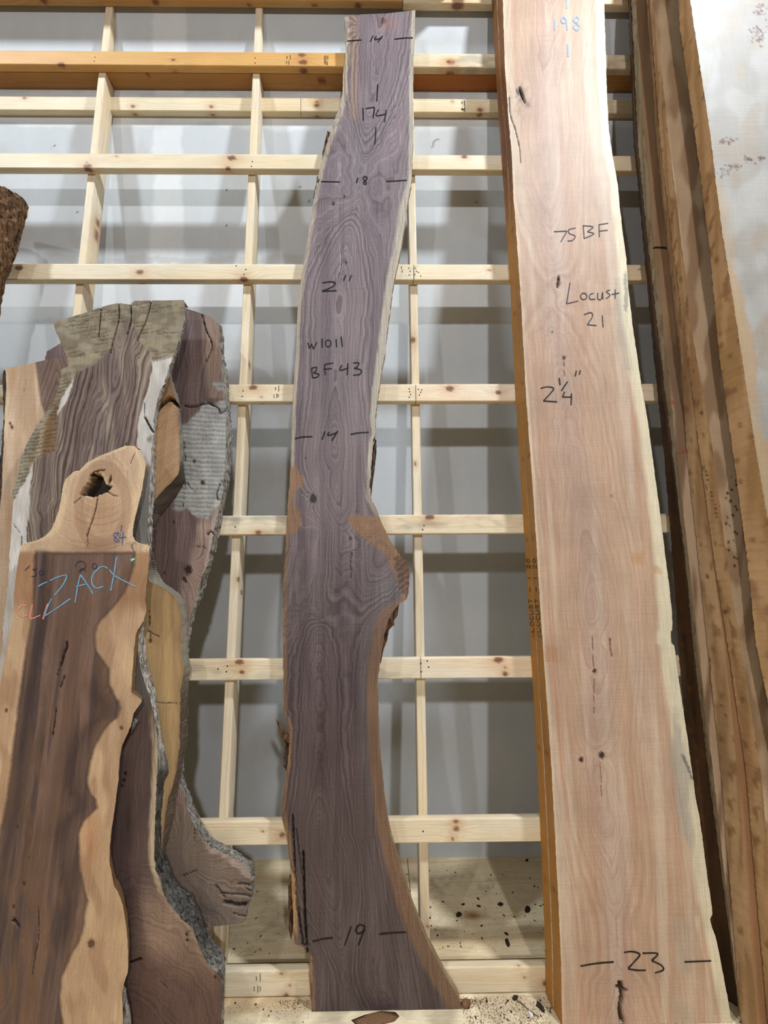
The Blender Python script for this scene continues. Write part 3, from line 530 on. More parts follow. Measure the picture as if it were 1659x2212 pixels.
# --- the two tall pinkish slabs stacked on the rack right of it
def fP(X, Y, u):
    l, r = ln(PL, Y), ln(PR, Y)
    c = hx('b89a80')*ONE(X); c = mix(c, hx('b38f74')*ONE(X), .7*sm(.45, .75, vn((X-l)/9+fbm(X/30, Y/200, 2), Y/500, 3))); c = mix(c, hx('c6b099')*ONE(X), .7*sm(.5, .8, vn((X-l)/16, Y/420, 6)))
    pith = np.interp(Y, [0, 180, 400, 608, 720, 830, 1100, 1230, 1450, 1640, 1900, 2212], [1190, 1170, 1180, 1205, 1195, 1220, 1255, 1275, 1290, 1290, 1325, 1345])
    hh = 7*np.sin((Y-330)/210.)+2.0*np.sin(Y/77.)+1.0*fbm(Y/50, Y*0, 8)
    g = np.sqrt((X-pith)**2+13**2)/6.0+hh*np.exp(-((X-pith)/80)**2)+.8*fbm(X/50, Y/260, 12)
    for kx, ky, rx, ry, a in ((1125, 205, 40, 70, 9), (1207, 610, 22, 34, 6), (1215, 660, 26, 30, 6), (1193, 717, 14, 18, 5), (1218, 772, 12, 14, 4), (1300, 1631, 24, 26, 6), (1256, 1640, 18, 22, 5), (1300, 1385, 28, 50, 6), (1284, 1449, 14, 16, 4), (1320, 1072, 9, 12, 4)):
        g = g+a*np.exp(-np.sqrt(((X-kx)/rx)**2+((Y-ky)/ry)**2+.02)*1.6)
    gs = .55-.25*np.clip(np.abs(X-pith)/120, 0, 1)
    c = mix(c, hx('a78d83')*ONE(X), .40*np.exp(-((X-pith)/34)**2))
    sw = np.interp(Y, [0, 400, 700, 1100, 1500, 1800, 2212], [18, 16, 22, 22, 34, 26, 34]); m = 1-sm(sw*.7, sw*1.3, r-X+3*fbm(X/6, Y/50, 7))
    c = mix(c, hx('d8cdae')*ONE(X), .85*m); gs = gs*(1-.5*m)
    c = mix(c, hx('d0c0a5')*ONE(X), .5*(1-sm(2, 7, X-l)))
    gy = sd(X, Y, [(1455, 1530), (1475, 1600), (1490, 1690), (1500, 1800), (1495, 1850), (1470, 1800), (1455, 1700), (1448, 1600)]); c = mix(c, hx('a39a8a')*ONE(X), .75*(1-sm(-8, 8, gy+8*fbm(X/9, Y/50, 3))))
    for pg in ([(1455, 1980), (1490, 2000), (1500, 2090), (1475, 2120), (1455, 2080)], [(1450, 2140), (1480, 2150), (1500, 2212), (1450, 2212)]): c = mix(c, hx('ab9c86')*ONE(X), .6*(1-sm(-8, 8, sd(X, Y, pg)+6*fbm(X/9, Y/30, 3))))
    for pg in ([(1362, 1193), (1390, 1196), (1392, 1220), (1365, 1215)], [(1412, 1222), (1430, 1225), (1428, 1242), (1414, 1238)], [(1178, 1395), (1205, 1400), (1204, 1430), (1178, 1428)]): c = mix(c, hx('b07f50')*ONE(X), .5*(1-sm(-4, 5, sd(X, Y, pg)+4*fbm(X/6, Y/6, 3))))
    c = mix(c, hx('b98a6a')*ONE(X), .4*np.exp(-((X-(1200+(Y-1500)*.09))/5)**2)*(Y > 1350)); c = mix(c, hx('a0583a')*ONE(X), .5*np.exp(-(((X-(1525+(Y-2050)*.18))/6)**2))*sm(1930, 2000, Y))
    c = mix(c, hx('5d5a55')*ONE(X), .8*(1-sm(1, 5, dseg(X, Y, [(1474, 1633), (1484, 1650), (1490, 1668), (1496, 1682)])+2.5*fbm(X/4, Y/5, 5)))); c = mix(c, hx('77746a')*ONE(X), .7*(1-sm(2, 6, dseg(X, Y, [(1351, 592), (1353, 640), (1352, 668)])+3*fbm(X/4, Y/5, 5))))
    c = mix(c, hx('8c8a80')*ONE(X), .35*np.exp(-((X-(r-24))/9)**2)*(Y > 600)*(Y < 800))
    dp = 0*X
    c = spots(c, X, Y, [(1122, 198, 8), (1128, 206, 6), (1218.5, 772.5, 4.0), (1284, 1449, 4.5), (1207, 602, 3.5), (1300, 1631, 7), (1256, 1641, 5), (1193, 717, 2.5)], '3a2620')
    kn = np.exp(-(((X-1128)/20)**2+((Y-212)/30)**2)); c = mix(c, hx('7a6458')*ONE(X), .7*kn*sm(-.3, .5, fbm(X/6, Y/9, 61)))
    c = spots(c, X, Y, [(1141, 226, 5), (1320, 1071, 3), (1208, 612, 4)], '8a6a5e')
    for pts, w_, dpt, cl in (([(1100, 210), (1103, 250), (1113, 280), (1122, 320), (1124, 350)], 1.6, .004, '2a1f1a'), ([(1340, 2124), (1344, 2150), (1340, 2180), (1345, 2212)], 6, .02, '3b2517'), ([(1334, 2132), (1352, 2140)], 5, .01, '3b2517'), ([(1280, 1375), (1281, 1410), (1283, 1440)], 1.1, .003, '5a3a2c'), ([(1284, 1468), (1283, 1500), (1284, 1540)], 1.5, .003, '7b4530'), ([(1318, 1380), (1319, 1400), (1322, 1418)], 2.4, .004, '7d4a30'), ([(1218, 780), (1219, 800), (1219, 812)], 1.2, .003, '6b3b24'), ([(1297, 1645), (1299, 1690), (1300, 1720)], 1.3, .003, '7b5a48'), ([(1207, 598), (1204, 620)], 2.6, .01, '1d120d'), ([(1123, 190), (1127, 205), (1134, 220)], 3, .012, '1d120d')):
        dp, c = crackf(X, Y, dp, c, pts, w_, dpt, cl)
    return c, g, gs, dp
PL = [(-140, 1082), (0, 1086), (150, 1091), (250, 1098), (330, 1105), (440, 1110), (456, 1112), (600, 1122), (680, 1127), (850, 1136), (1000, 1147), (1150, 1157), (1400, 1173), (1640, 1190), (1900, 1204), (2080, 1212), (2300, 1216)]
PR = [(-140, 1298), (0, 1305), (100, 1308), (200, 1311), (280, 1315), (330, 1322), (400, 1335), (440, 1338), (500, 1345), (560, 1353), (620, 1357), (700, 1366), (760, 1375), (830, 1385), (900, 1398), (1000, 1411), (1100, 1425), (1200, 1437), (1270, 1446), (1330, 1452), (1361, 1452), (1364, 1449), (1390, 1450), (1394, 1456), (1450, 1464), (1520, 1474), (1600, 1486), (1680, 1497), (1720, 1502), (1760, 1510), (1800, 1516), (1880, 1526), (1960, 1538), (1975, 1539), (1985, 1534), (1998, 1536), (2020, 1545), (2060, 1554), (2120, 1565), (2160, 1573), (2300, 1592)]
def edgeP(tint):
    def f(sx, st, sd_, s, w_):
        c = hx(tint)*np.ones(sx.shape+(3,)); c = mix(c, hx('5b3320')*np.ones(sx.shape+(3,)), .8*sm(3.05, 3.6, st)*(1-sm(0, .3, np.abs(vn(st*3, s*2, 3)-.4)))); c = mix(c, hx('6b3f28')*np.ones(sx.shape+(3,)), .55*sm(3.1, 3.5, st))
        for k in range(9): c = mix(c, hx('6a3a20')*np.ones(sx.shape+(3,)), .7*np.exp(-(((st-(.4+k*.41+.1*math.sin(k*7)))/.008)**2+((s-.5-.3*math.sin(k*3))/.25)**2)))
        return c, sd_*260+fbm(st*2, s*3, 3), .45+0*sx
    return f
PLb = [(y, x-13-(y > 1500)*0) for y, x in PL]
front = slab('locust_slab', 'tall pinkish tan slab marked 75 BF, 21 and 23, front of the pair', 'wood slab', PL, PR, [(0, -140), (1, -140)], [(0, 2300), (1, 2300)], .114, .056, fP, 'locust', res=2.8, LB=[(-140, 1069), (0, 1074), (150, 1081), (250, 1088), (330, 1096), (456, 1102), (600, 1112), (850, 1126), (1150, 1145), (1400, 1160), (1640, 1176), (1900, 1189), (2080, 1196), (2300, 1199)], edge_col=edgeP('ab7838'), jit=.7, seed=2, rough=.001)
P2L = [(-140, 1069), (0, 1073), (150, 1080), (250, 1087), (330, 1094), (456, 1101), (600, 1111), (850, 1125), (1150, 1144), (1400, 1159), (1640, 1174), (1900, 1187), (2080, 1193), (2300, 1196)]
back = slab('locust_slab', 'reddish brown edged slab hidden behind the front pinkish slab, only its left edge showing', 'wood slab', P2L, [(y, x-12) for y, x in PR], [(0, -140), (1, -140)], [(0, 2300), (1, 2300)], .0565, .056, fP, 'locust', res=7, LB=[(-140, 1056), (0, 1062), (150, 1071), (250, 1077), (330, 1083), (456, 1091), (600, 1101), (850, 1113), (1150, 1132), (1400, 1146), (1640, 1160), (1900, 1172), (2080, 1179), (2300, 1182)], edge_col=edgeP('b07a35'), jit=.5, seed=3, rough=.001)
pp = onplane(.114)
for lab, ws, mat, st in (('faint blue "198" between upright marks at the slab top', 3.0, 'faint_blue', [[(1224, -4), (1224.5, 18)], [(1198, 42), (1198, 65)], [(1223, 42), (1217, 37), (1212, 44), (1218, 50), (1223, 44)], [(1223, 42), (1226, 65)], [(1245, 50), (1239, 43), (1245, 36), (1251, 42), (1245, 50), (1239, 58), (1246, 65), (1253, 58), (1245, 50)], [(1226.5, 95), (1227.5, 122)]]),
    ('pencilled "75 BF"', 2.0, 'grey_pencil', [[(1196.5, 500), (1225, 499)], [(1225, 499), (1211.5, 522.5)], [(1244, 492), (1229, 496), (1230, 504), (1243, 510), (1236.5, 519), (1226.5, 520)], [(1260, 487), (1262, 515)], [(1259, 487), (1281, 490), (1269, 500)], [(1269, 500), (1283, 505), (1262, 515)], [(1294, 484), (1295, 512)], [(1294, 485), (1314, 482)], [(1294, 499), (1313, 497)]]),
    ('dark pencilled "Locust"', 2.3, 'grey_pencil', [[(1231.5, 610), (1224, 656)], [(1224, 656), (1249, 650)], ['o', (1261, 640), 7, 7], [(1282, 633), (1274, 637), (1275, 646), (1286, 646)], [(1291.5, 632), (1291.5, 645), (1299, 646), (1301.5, 631)], [(1301.5, 631), (1302.5, 646)], [(1318, 626), (1310, 630), (1318, 637.5), (1309, 645)], [(1329, 625), (1329, 645)], [(1321.5, 636), (1338, 632.5)]]),
    ('dark pencilled "21"', 2.4, 'grey_pencil', [[(1261.5, 679.6), (1276, 675), (1280, 683), (1269, 701)], [(1269, 701), (1288.7, 703)], [(1301, 681), (1303, 706.7)]]),
    ('black 2 1/4" thickness mark', 2.9, INK, [[(1168, 838.7), (1182, 835.5), (1196, 839), (1186, 853), (1174, 866)], [(1174, 866), (1204, 868)], [(1208, 816), (1210, 831.5)], [(1226, 824), (1212.7, 844)], [(1220, 846), (1215, 857.5)], [(1215, 857.5), (1236, 857.5)], [(1234.4, 849.6), (1233.7, 875)], [(1245, 800.7), (1242.7, 812.7)], [(1253.6, 799.6), (1251.4, 809)]]),
    ('black "23" with a dash on each side near the slab foot', 3.4, INK, [[(1254, 2087), (1290, 2081), (1326, 2078)], [(1348, 2057.5), (1366, 2055.7), (1382, 2062), (1370, 2078), (1357, 2092)], [(1357, 2093), (1376, 2096), (1395, 2096)], [(1388, 2059), (1420.7, 2060), (1408, 2075)], [(1408, 2075), (1428, 2085), (1433, 2095), (1415, 2102)], [(1478.5, 2078), (1536.4, 2075.6)]])):
    ribbon('handwriting', st, ws, pp, mat, front, lab)
# LOCUST written up the left edges of the pair
def edge_text(o, xpx0, y0, y1, x_in0, x_in1):
    """letters reading upward on the slab's side face between two picture columns at rows y0 (bottom) and y1 (top)"""
    G = {'L': [[(1, 0), (0, 0), (0, 1)]], 'O': [[(.5, 0), (0, .3), (.1, .8), (.5, 1), (.9, .8), (1, .3), (.5, 0)]], 'C': [[(1, .85), (.5, 1), (0, .5), (.5, 0), (1, .15)]], 'U': [[(0, 1), (0, .2), (.5, 0), (1, .2), (1, 1)]], 'S': [[(1, .85), (.4, 1), (.1, .7), (.9, .35), (.6, 0), (0, .1)]], 'T': [[(0, 1), (1, 1)], [(.5, 1), (.5, 0)]], '1': [[(.5, 0), (.5, 1)]], '-': [[(0, .5), (1, .5)]], ' ': [], 'I': [[(.5, 0), (.5, 1)]], 'D': [[(0, 0), (0, 1), (.8, .8), (.9, .2), (0, 0)]], 'E': [[(1, 1), (0, 1), (0, 0), (1, 0)], [(0, .5), (.8, .5)]], '2': [[(0, .8), (.5, 1), (.9, .7), (0, 0), (1, 0)]], '0': [[(.5, 0), (0, .5), (.5, 1), (1, .5), (.5, 0)]]}
    s = 'LOCUST - 1 20'; n = len(s); st = []
    for i, chh in enumerate(s):
        a = (i+.1)/n; b = (i+.82)/n
        for pl in G.get(chh, []): st.append([(a+(b-a)*p, .22+.56*q) for p, q in pl])
    return st
def sidemap(o, fb, ff, dback, dfront, y0, y1):
    def f(a, q):
        a = np.asarray(a, float); q = np.asarray(q, float)
        y = y0+(y1-y0)*a; d = dback+(dfront-dback)*(1-q)
        xb, tb_ = unp(ln(fb, y), y, dback); xf, tf_ = unp(ln(ff, y), y, dfront)
        k = (1-q); return W(xb+(xf-xb)*k-.0016, tb_+(tf_-tb_)*k, d)
    return f
LBf = [(600, 1112), (850, 1126), (1150, 1145), (1400, 1160), (1640, 1176)]; LBb = [(600, 1101), (850, 1113), (1150, 1132), (1400, 1146), (1640, 1160)]
for ob, fb, ff, db, df in ((front, LBf, PL, -.058, -.114), (back, LBb, P2L, -.0005, -.0565)):
    st = edge_text(ob, 0, 0, 0, 0, 0); st2 = [cr([(p, q) for p, q in s_], 3).tolist() for s_ in st]
    V = []; Fc = []; fm = sidemap(ob, fb, ff, db, df, 1366, 1205)
    for s_ in st2:
        P = np.array(s_); d = np.gradient(P, axis=0)*np.array([164., 12.]); d /= np.hypot(*d.T)[:, None]+1e-9; nrm = np.stack([-d[:, 1]/164., d[:, 0]/12.], -1)*0.55
        A, Bq = fm(*(P+nrm).T), fm(*(P-nrm).T); k = len(V)
        for i in range(len(P)): V += [A[i], Bq[i]]
        for i in range(len(P)-1): Fc.append((k+2*i, k+2*i+1, k+2*i+3, k+2*i+2))
    q = mesh_obj('handwriting', V, Fc, INK, ob); q['label'] = 'black "LOCUST" written up the narrow left edge'
# --- the grey weathered stack on the left, back to front: purple slab, pale slab, yellow slab, grey slab, olive slab
KL = [(640, 100), (735, 112), (745, 105), (775, 98), (900, 60), (1200, 40), (2300, 40)]
KR = [(640, 470), (700, 473), (760, 476), (800, 480), (830, 481), (850, 486), (880, 488), (950, 488), (1020, 485), (1060, 480), (1090, 478), (1130, 466), (1180, 456), (1220, 448), (1260, 432), (1310, 418), (1345, 410), (1380, 404), (1480, 388), (1600, 384), (1690, 384), (1710, 395), (1740, 402), (1765, 412), (1800, 430), (1825, 446), (1842, 480), (1862, 518), (1880, 538), (1905, 543), (1912, 540), (1925, 544), (1945, 543), (1952, 532), (1975, 533), (1992, 528), (1997, 500), (2000, 470), (2004, 440), (2015, 430), (2300, 420)]
KRb = [(640, 484), (690, 480), (720, 482), (760, 486), (790, 492), (830, 494), (870, 498), (930, 503), (980, 500), (1030, 498), (1080, 486), (1130, 478), (1180, 468), (1230, 455), (1290, 437), (1345, 416), (1400, 408), (1480, 400), (1600, 398), (1690, 396), (1730, 410), (1770, 428), (1800, 440), (1825, 458), (1842, 488), (1862, 524), (1880, 545), (1905, 549), (1945, 547), (1992, 531), (2004, 445), (2300, 424)]
def fK(X, Y, u):
    c = hx('66514b')*ONE(X); c = mix(c, hx('75605a')*ONE(X), sm(.4, .7, vn(X/20, Y/90, 5))); c = mix(c, hx('52423f')*ONE(X), .7*sm(.5, .8, vn(X/16, Y/120, 9)))
    r = ln(KR, Y)
    low = sm(1690, 1780, Y); c = mix(c, hx('847364')*ONE(X), .92*low)
    pk = 1-sm(30, 48, r-X+5*fbm(X/8, Y/20, 4)); c = mix(c, hx('a98f80')*ONE(X), .8*pk*(1-low)*sm(1100, 1140, Y)); c = mix(c, hx('a28774')*ONE(X), .6*(1-sm(25, 45, r-X))*(Y < 860))
    g = (X+.0*Y)/5+2*fbm(X/60, Y/90, 3)+12*np.exp(-np.hypot((X-425)/30, (Y-1225)/30)*1.4)+10*np.exp(-np.hypot((X-330)/90, (Y-880)/90)); gs = .65+0*X
    # weathered grey patches, ribbed by the saw
    m = np.zeros(X.shape)
    for pg in ([(495, 858), (462, 875), (440, 868), (432, 885), (415, 905), (396, 918), (380, 925), (390, 1040), (378, 1085), (376, 1098), (390, 1106), (400, 1095), (407, 1100), (425, 1118), (448, 1120), (460, 1100), (475, 1090), (520, 950)], [(462, 828), (480, 822), (495, 830), (490, 850), (470, 842)]):
        m = np.maximum(m, 1-sm(-2, 3, sd(X, Y, pg)+3*fbm(X/8, Y/8, 7)))
    c = mix(c, mix(hx('a7a49c')*ONE(X), hx('8e8b86')*ONE(X), vn(X/15, Y/10, 3)), m); rib = np.sin((Y-.05*X)/1.55+1.3*fbm(X/25, Y/25, 3)); dp = m*.0016*(rib > .1); c = mix(c, hx('5b5854')*ONE(X), m*.55*sm(0, .8, rib)); gs = gs*(1-m)
    c = mix(c, hx('c3b3a4')*ONE(X), .55*(1-sm(4, 9, dseg(X, Y, [(470, 1085), (464, 1130), (445, 1240)]))))
    c = spots(c, X, Y, [(407, 1231, 9), (398, 1250, 4), (420, 996, 4), (438, 1042, 5), (401, 1256, 3), (355, 1238, 3), (376, 1128, 3)], '362824')
    # root flare: radiating checks and pale ridge
    a = np.arctan2(Y-1850, X-385); g = np.where(Y > 1730, a*16+np.hypot(X-385, Y-1850)/26+1.5*fbm(X/30, Y/30, 2), g)
    rd = dseg(X, Y, cr([(440, 1800), (458, 1832), (480, 1840), (520, 1872), (540, 1890)])); c = mix(c, hx('b5a094')*ONE(X), .8*(1-sm(5, 13, rd+4*fbm(X/9, Y/9, 5))))
    c = mix(c, hx('5d5552')*ONE(X), .6*np.exp(-(((X-445)/34)**2+((Y-1965)/22)**2)))
    for pts, w_ in (([(396, 1006-60), (400, 1000)], 1.0), ([(398, 877), (420, 878), (440, 872), (452, 872), (472, 882), (474, 892), (492, 884)], 2.0), ([(436, 680), (444, 710), (455, 735), (457, 752), (450, 770), (444, 782)], 1.6), ([(545, 1938), (520, 1932), (500, 1932), (478, 1930)], 2), ([(545, 1950), (520, 1955), (486, 1949)], 5.5), ([(545, 1915), (530, 1910), (514, 1909)], 2.4), ([(545, 1925), (533, 1921)], 2), ([(485, 1940), (472, 1920), (465, 1912)], 1.8), ([(540, 1980), (515, 1976), (505, 1974)], 1.6), ([(392, 1893), (425, 1880)], 1.5), ([(420, 1790), (420, 1815)], 1.0), ([(420, 1178), (440, 1182), (450, 1186)], 1.4), ([(448, 1155), (456, 1148), (462, 1155)], 1.8), ([(470, 1080), (468, 1065), (478, 1040)], 1.6), ([(404, 1040), (410, 1052), (422, 1060)], 1.3), ([(395, 1095), (398, 1060), (400, 1035)], .8)):
        dp, c = crackf(X, Y, dp, c, pts, w_, .012 if w_ > 1.5 else .003)
    return c, g, gs, dp
slab('weathered_slab', 'purplish brown slab with grey sawn patch and flared root foot, rearmost on the left', 'wood slab', KL, KR, [(0, 760), (.08, 738), (.2, 700), (.5, 664), (.8, 664), (.88, 675), (.95, 684), (1, 700)], [(0, 2300), (1, 2300)], .052, .050, fK, 'old_walnut', res=2.8, RB=KRb, right='grey_bark', jit=2.4, seed=31, barkrough=.008)
# pale slab at the left edge
QL = [(760, 12), (795, 12), (830, 14), (900, 10), (960, 8), (1050, 4), (1200, -8), (1400, -30), (2300, -160)]
QR = [(760, 146), (800, 148), (1000, 150), (2300, 150)]
def fQ(X, Y, u):
    c = hx('c6a98c')*ONE(X); c = mix(c, hx('b3906e')*ONE(X), .6*sm(.4, .7, vn(X/18, Y/120, 5))); c = mix(c, hx('dcc0a0')*ONE(X), .6*sm(.5, .8, vn(X/14, Y/200, 8)))
    c = mix(c, hx('a87a4e')*ONE(X), .6*np.exp(-((X-28)/9)**2-((Y-810)/50)**2)); c = mix(c, hx('a98f72')*ONE(X), .5*sm(1150, 1400, Y))
    zb = sm(-4, 4, X-np.interp(Y, [780, 870, 900, 1000], [76, 88, 100, 120])); c = mix(c, hx('8a7060')*ONE(X), zb)
    g = np.sqrt((X-122)**2+3)/3.0-(Y)/9.; g = g*zb+(X/7)*(1-zb); gs = .15+.85*zb
    c = spots(c, X, Y, [(26, 922, 4), (22, 915, 3), (52, 843, 1.5)], '6b4a38'); dp = 0*X
    return c, g, gs, dp
slab('weathered_slab', 'pale tan slab with a striped dark corner, leftmost of the grey stack', 'wood slab', QL, QR, [(0, 797), (.5, 782), (1, 767)], [(0, 2300), (1, 2300)], .105, .050, fQ, 'old_walnut', res=2.4, LB=[(760, 6), (850, 8), (900, 12), (2300, -150)], left='dark_bark', jit=.8, seed=32)
# yellow slab with the hump and chainsawn edge
YR = [(796, 362), (820, 369), (850, 377), (880, 385), (960, 388), (1010, 388), (1026, 383), (1040, 372), (1060, 352), (1080, 335), (1100, 318), (1180, 314), (1235, 318), (1256, 322), (1264, 340), (1272, 356), (1284, 372), (1300, 384), (1330, 392), (1400, 391), (1425, 392), (1440, 397), (1455, 396), (1490, 390), (1560, 389), (1620, 387), (1665, 381), (1700, 372), (1730, 362), (1800, 352), (1860, 347), (1900, 346), (2300, 330)]
YRb = [(796, 370), (820, 377), (850, 386), (880, 391), (960, 397), (1010, 398), (1030, 402), (1060, 385), (1080, 370), (1110, 345), (1150, 333), (1200, 333), (1235, 341), (1256, 352), (1264, 362), (1272, 375), (1284, 390), (1300, 399), (1330, 405), (1400, 407), (1425, 408), (1440, 412), (1455, 411), (1490, 406), (1560, 405), (1600, 406), (1620, 403), (1665, 393), (1700, 387), (1730, 382), (1770, 376), (1800, 370), (1830, 362), (1870, 356), (1900, 352), (2300, 334)]
def fY(X, Y, u):
    c = hx('b39468')*ONE(X); c = mix(c, hx('a3845e')*ONE(X), .7*sm(.4, .7, vn(X/16, Y/70, 5))); c = mix(c, hx('c8a673')*ONE(X), .6*sm(.5, .8, vn(X/12, Y/160, 8)))
    up = 1-sm(1060, 1110, Y); c = mix(c, hx('b08c6a')*ONE(X), .8*up); c = mix(c, hx('8d6a4a')*ONE(X), .7*(1-sm(870, 885, Y)))
    g = X/6+2*fbm(X/40, Y/80, 3); g = np.where(Y < 1110, (X*.62+Y)/6.+1.5*fbm(X/30, Y/30, 4), g)+8*np.exp(-np.hypot((X-324)/14, (Y-1382)/14)); gs = .28+.3*up
    c = spots(c, X, Y, [(324, 1384, 5)], '7a5534'); dp = 0*X
    c = mix(c, hx('9a7a50')*ONE(X), .5*(1-sm(0, 30, Y-1250))*(Y > 1200))
    c = mix(c, hx('8f6a48')*ONE(X), .4*(1-sm(3, 7, ln(YR, Y)-X)))
    for pts, w_ in (([(335, 890), (352, 872), (368, 862), (380, 872), (392, 884)], 5), ([(318, 1362), (330, 1368), (343, 1376)], 1.2), ([(316, 1518), (390, 1519)], 1.0), ([(322, 1320), (326, 1400)], 1.2)): dp, c = crackf(X, Y, dp, c, pts, w_, .03 if w_ > 3 else .003)
    return c, g, gs, dp
def edgeY(sx, st, sd_, s, w_):
    X, Y = prj(sx, st, sd_); c = hx('4a4038')*np.ones(sx.shape+(3,)); rib = np.sin(st/.0016+2*fbm(st*30, s*4, 3)); c = mix(c, hx('8d8374')*np.ones(sx.shape+(3,)), .7*(rib > .1)*sm(1060, 1200, Y)); c = mix(c, hx('908a7c')*np.ones(sx.shape+(3,)), .8*(1-sm(990, 1010, Y))); c = mix(c, hx('9c9484')*np.ones(sx.shape+(3,)), .75*sm(1215, 1262, Y)*(1-sm(1420, 1520, Y)))
    c = mix(c, hx('5b4d40')*np.ones(sx.shape+(3,)), .85*sm(1440, 1540, Y)*sm(.3, .6, vn(st*60, s*3, 3)+.15)); return c, sd_*150, .5+0*sx
slab('weathered_slab', 'yellow tan slab with a humped, chainsaw scarred edge behind the grey slab', 'wood slab', [(780, 300), (2300, 240)], YR, [(0, 850), (.55, 826), (.9, 792), (1, 800)], [(0, 2300), (1, 2300)], .118, .060, fY, 'smooth_walnut', res=2.8, RB=YRb, right='wood', edge_col=edgeY, jit=1.6, seed=33, rough=.006)
# big grey slab with the fanned top
GL = [(640, 114), (695, 114), (710, 119), (730, 126), (750, 136), (772, 144), (792, 148), (796, 134), (800, 131), (830, 129), (860, 118), (885, 104), (910, 86), (940, 68), (965, 54), (990, 46), (1020, 40), (1050, 32), (1060, 26), (1072, 28), (1100, 27), (1180, 22), (1250, 18), (1320, 10), (1400, 4), (1470, -4), (2300, -100)]
GR = [(640, 397), (655, 399), (690, 397), (720, 391), (750, 382), (775, 374), (790, 366), (810, 361), (824, 355), (828, 359), (834, 352), (848, 345), (880, 336), (920, 331), (960, 328), (1000, 326), (1060, 323), (1120, 320), (1180, 317), (1250, 312), (1310, 302), (1370, 297), (1400, 298), (1440, 303), (1475, 313), (1500, 322), (1540, 332), (1580, 337), (1640, 341), (1700, 338), (1780, 335), (1850, 333), (1880, 337), (1900, 345), (1925, 352), (1950, 363), (1985, 392), (2005, 416), (2020, 422), (2050, 432), (2080, 447), (2095, 462), (2112, 477), (2160, 480), (2300, 474)]
GRb = [(640, 401), (690, 400), (750, 385), (824, 358), (848, 350), (880, 343), (920, 338), (960, 336), (1000, 336), (1060, 335), (1120, 330), (1180, 328), (1250, 319), (1310, 312), (1370, 312), (1400, 314), (1440, 319), (1475, 328), (1500, 336), (1540, 341), (1580, 346), (1620, 352), (1660, 362), (1682, 364), (1700, 354), (1780, 347), (1850, 347), (1875, 358), (1900, 366), (1915, 372), (1940, 388), (1955, 412), (1962, 416), (1980, 424), (2010, 436), (2040, 448), (2070, 470), (2080, 481), (2100, 486), (2130, 484), (2300, 478)]
